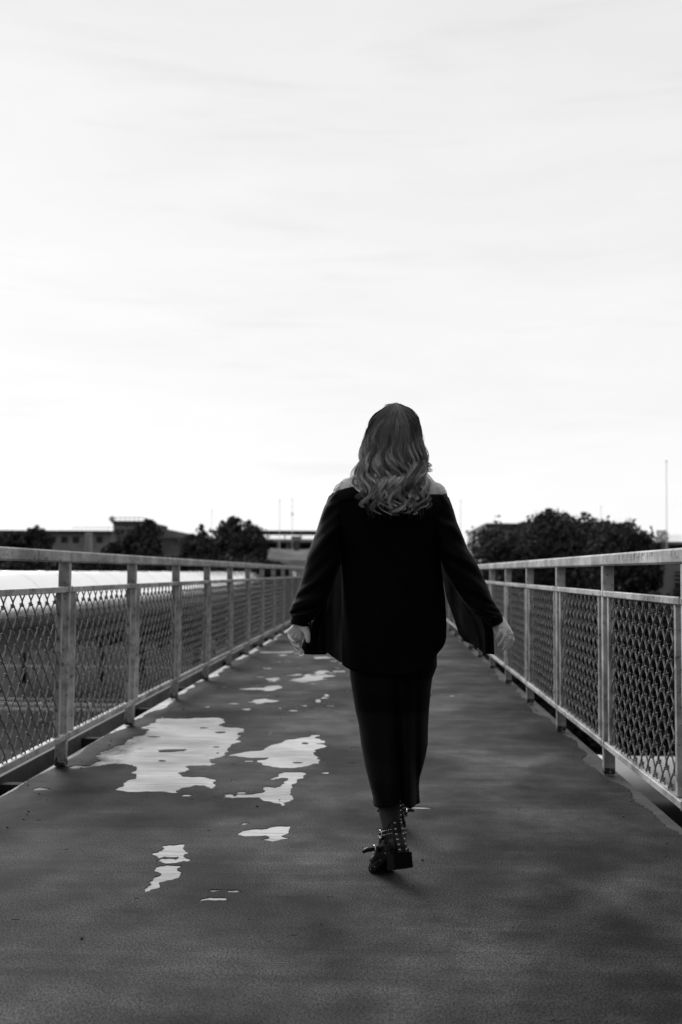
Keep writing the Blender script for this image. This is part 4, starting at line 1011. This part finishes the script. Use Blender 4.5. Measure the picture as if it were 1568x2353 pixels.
# hair ---------------------------------------------------------------
HED = [(925,893,917),(928,884,926),(932,876,935),(940,868,946),(950,860,952),(960,856,957),(980,851,962),(1000,846,966),(1020,841,968),(1040,836,969),(1060,833,971),(1080,831,973),(1100,830,975),(1120,834,974),(1150,840,972),(1170,848,969),(1200,858,965)]
HD = [(925,.03),(935,.06),(950,.085),(975,.108),(1000,.118),(1030,.122),(1060,.120),(1100,.112),(1130,.110),(1200,.112)]
HYC = 4.175
def hair():
    r = np.random.default_rng(3); V = []; Fq = []; tone = []; nv = 0
    def emit(P_, rad, tn):
        nonlocal nv
        k = len(P_); t = np.gradient(P_, axis=0); t /= (np.linalg.norm(t, axis=1)[:,None]+1e-9)
        up = np.cross(t, np.array([.2,.9,.1])); up /= (np.linalg.norm(up, axis=1)[:,None]+1e-9); b_ = np.cross(t, up)
        rr = rad*np.concatenate([np.linspace(.8,1,max(2,k//3)), np.linspace(1,.35,k-max(2,k//3))])[:,None]
        R3 = np.stack([P_ + (up*math.cos(a) + b_*math.sin(a))*rr for a in (0, 2.094, 4.189)], 1)
        V.append(R3.reshape(-1,3)); tone.append(np.repeat(tn, 3))
        i = np.arange(k-1)[:,None]*3; base = []
        for j in range(3):
            j2 = (j+1)%3; base.append(np.concatenate([i+j, i+j2, i+3+j2, i+3+j], 1))
        Fq.append(np.concatenate(base)+nv); nv += 3*k
    NP = 34; s = np.linspace(0, 1, NP)
    ys = np.array([h[0] for h in HED]); Ls = np.array([h[1] for h in HED]); Rs = np.array([h[2] for h in HED]); yd = np.array([h[0] for h in HD]); dd = np.array([h[1] for h in HD])
    def place(phi, y, lift):
        """phi: angle round the head, 0 = straight behind; y: px row; lift: metres off the surface"""
        l = np.interp(y, ys, Ls); rr_ = np.interp(y, ys, Rs); D = np.interp(y, yd, dd)
        px = (l+rr_)/2 + (rr_-l)/2*np.sin(phi)
        Yq = HYC - (D + lift)*np.cos(phi)*np.where(np.cos(phi) > 0, 1, .75)
        return px, Yq
    def rest(px, y, Yq, lift, front):
        # keep the hair outside the shoulders and the blouse
        yy = np.maximum(y, 1112); by = np.array([t[0] for t in bt]); l = np.interp(yy, by, [t[1] for t in bt]); rr_ = np.interp(yy, by, [t[2] for t in bt]); D = np.interp(yy, by, [t[3] for t in bt])
        ca = np.clip((px-(l+rr_)/2)/((rr_-l)/2), -1, 1); sa = np.sqrt(1-ca*ca)**.9; k = np.clip((y-985)/120, 0, 1); k = k*k*(3-2*k)
        dep = D*sa*np.clip((y-1060)/50, .55, 1) + .014 + lift
        lim = np.where(front, YC + dep, YC - dep); far_ = np.where(front, np.maximum(Yq, lim), np.minimum(Yq, lim))
        return Yq + (far_-Yq)*k
    def to_world(px, py, Yq):
        out = np.empty((len(px), 3))
        for i in range(len(px)): out[i] = W(float(px[i]), float(py[i]), float(Yq[i]))
        return out
    nl = 175
    for q in range(nl):
        if q < 130: phi1 = math.asin(r.uniform(-.99, .99))
        else: phi1 = r.choice([-1, 1])*r.uniform(1.3, 2.25)
        layer = r.uniform(0, 1)
        if r.random() < .5: y0 = 927.5 + r.uniform(0, 8); phi0 = .30 + r.uniform(-.12, .12)          # from the parting
        else: y0 = 928 + r.uniform(0, 1)**1.5*60; phi0 = .3 + r.uniform(-.05, .05)             # from the scalp lower down
        # hair ends: longest behind, shorter strands ending higher to layer the curls
        end = 1194 - 26*abs(math.sin(phi1-.12))**1.5 + r.uniform(-36, 10) - (r.uniform(15, 95) if r.random() < .34 else 0)
        if abs(phi1) > 1.45: end = 1150 + r.uniform(-35, 20)
        L_ = end - y0; lam = r.uniform(80, 98); ph = phi1*2.2 + layer*2.0 + r.uniform(-.7, .7); A = r.uniform(10, 17); curl = r.choice([-1, 1]); crad = r.uniform(9, 16)
        tb = r.choice([.32, .6, 1.0, 1.4, 1.9]); lift0 = .002 + .026*layer; wd_ = r.uniform(4.0, 7.5); tw = r.uniform(0, 2*PI); flip = r.choice([0, 0, 3, 6, 11])
        for k in range(44):
            rad = math.sqrt(r.uniform(0, 1)); an_ = r.uniform(0, 2*PI); ox, oz = rad*math.cos(an_), rad*math.sin(an_)
            y = y0 + L_*s + r.normal()*1.2
            e = np.clip((y - 925)/78, 0, 1)**.62; phi = phi0 + (phi1-phi0)*e
            wave = np.clip((y-980)/120, 0, 1)**1.1 + .10
            width = wd_*(1.5 - 1.05*s)
            ang = 2*PI*(y-1000)/lam + ph + r.normal()*.10 + ox*.25
            px, Yq = place(phi, y, lift0*np.clip((y-925)/50, .1, 1))
            px = px + A*wave*np.sin(ang)*(1 - .35*np.abs(np.sin(phi))) + ox*width*np.cos(tw+s*5) - oz*width*.3*np.sin(tw+s*5)
            Yq = Yq - wave*.022*np.cos(ang) + (oz*np.cos(tw+s*5) + ox*np.sin(tw+s*5))*width*.0013
            tail = np.clip((s-.84)/.16, 0, 1)
            px = px + curl*crad*np.sin(tail*2.5)*(.9+.25*ox); y = y - tail**2*crad*1.0
            if abs(phi1) > 1.0: px = px + np.sign(phi1)*np.clip((y-1010)/70, 0, 1)*flip*(.7+.3*ox)
            Yq = rest(px, y, Yq, lift0 + .006 + wave*.010*(1-np.cos(ang)) + oz*width*.0011, abs(phi1) > 1.6)
            P_ = to_world(px, y, Yq)
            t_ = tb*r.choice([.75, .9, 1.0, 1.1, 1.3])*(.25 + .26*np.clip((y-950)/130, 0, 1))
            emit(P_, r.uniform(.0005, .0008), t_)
    # single stray hairs
    for q in range(420):
        phi1 = r.uniform(-1.75, 1.75); y0 = 928 + r.uniform(0, 60); end = r.uniform(1010, 1196); phi0 = .3 + r.normal()*.06
        y = y0 + (end-y0)*s; phi = phi0 + (phi1-phi0)*np.clip((y - 925)/78, 0, 1)**.62
        px, Yq = place(phi, y, .03 + .012*abs(r.normal())); a = r.uniform(2, 10)*s; px = px + a*np.sin(s*r.uniform(6,16)+r.uniform(0,6)) + np.sin(phi1)*r.uniform(0, 7)*s
        Yq = rest(px, y, Yq, .034, abs(phi1) > 1.6); emit(to_world(px, y, Yq), .00032, np.full(NP, .4))
    V_ = np.concatenate(V); me = np_mesh('hair', V_, np.concatenate(Fq))
    at = me.attributes.new('tone', 'FLOAT', 'POINT'); at.data.foreach_set('value', np.concatenate(tone).astype(np.float32))
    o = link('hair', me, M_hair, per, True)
    # the dense mass beneath the locks
    m = MB(); rings = []
    for y in np.linspace(931, 1150, 60):
        l, r2 = [float(np.interp(y, ys, a)) for a in (Ls, Rs)]; D = float(np.interp(y, yd, dd)); cxm = (l+r2)/2; hw = (r2-l)/2*(.80 + .06*min(1, (y-931)/30)); rp = []
        for j in range(40):
            a = 2*PI*j/40; sa = math.sin(a); c = W(cxm, y, HYC)
            front_ = .86 if y < 985 else .25
            rp.append(Vector((c.x + hw*HYC/F*math.cos(a), HYC - D*.93*sa*(1 if sa > 0 else front_*.9), c.z + .0)))
        rings.append(rp)
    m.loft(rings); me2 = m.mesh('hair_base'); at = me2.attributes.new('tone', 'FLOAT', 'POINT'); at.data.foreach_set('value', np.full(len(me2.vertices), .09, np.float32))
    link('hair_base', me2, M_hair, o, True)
hair()
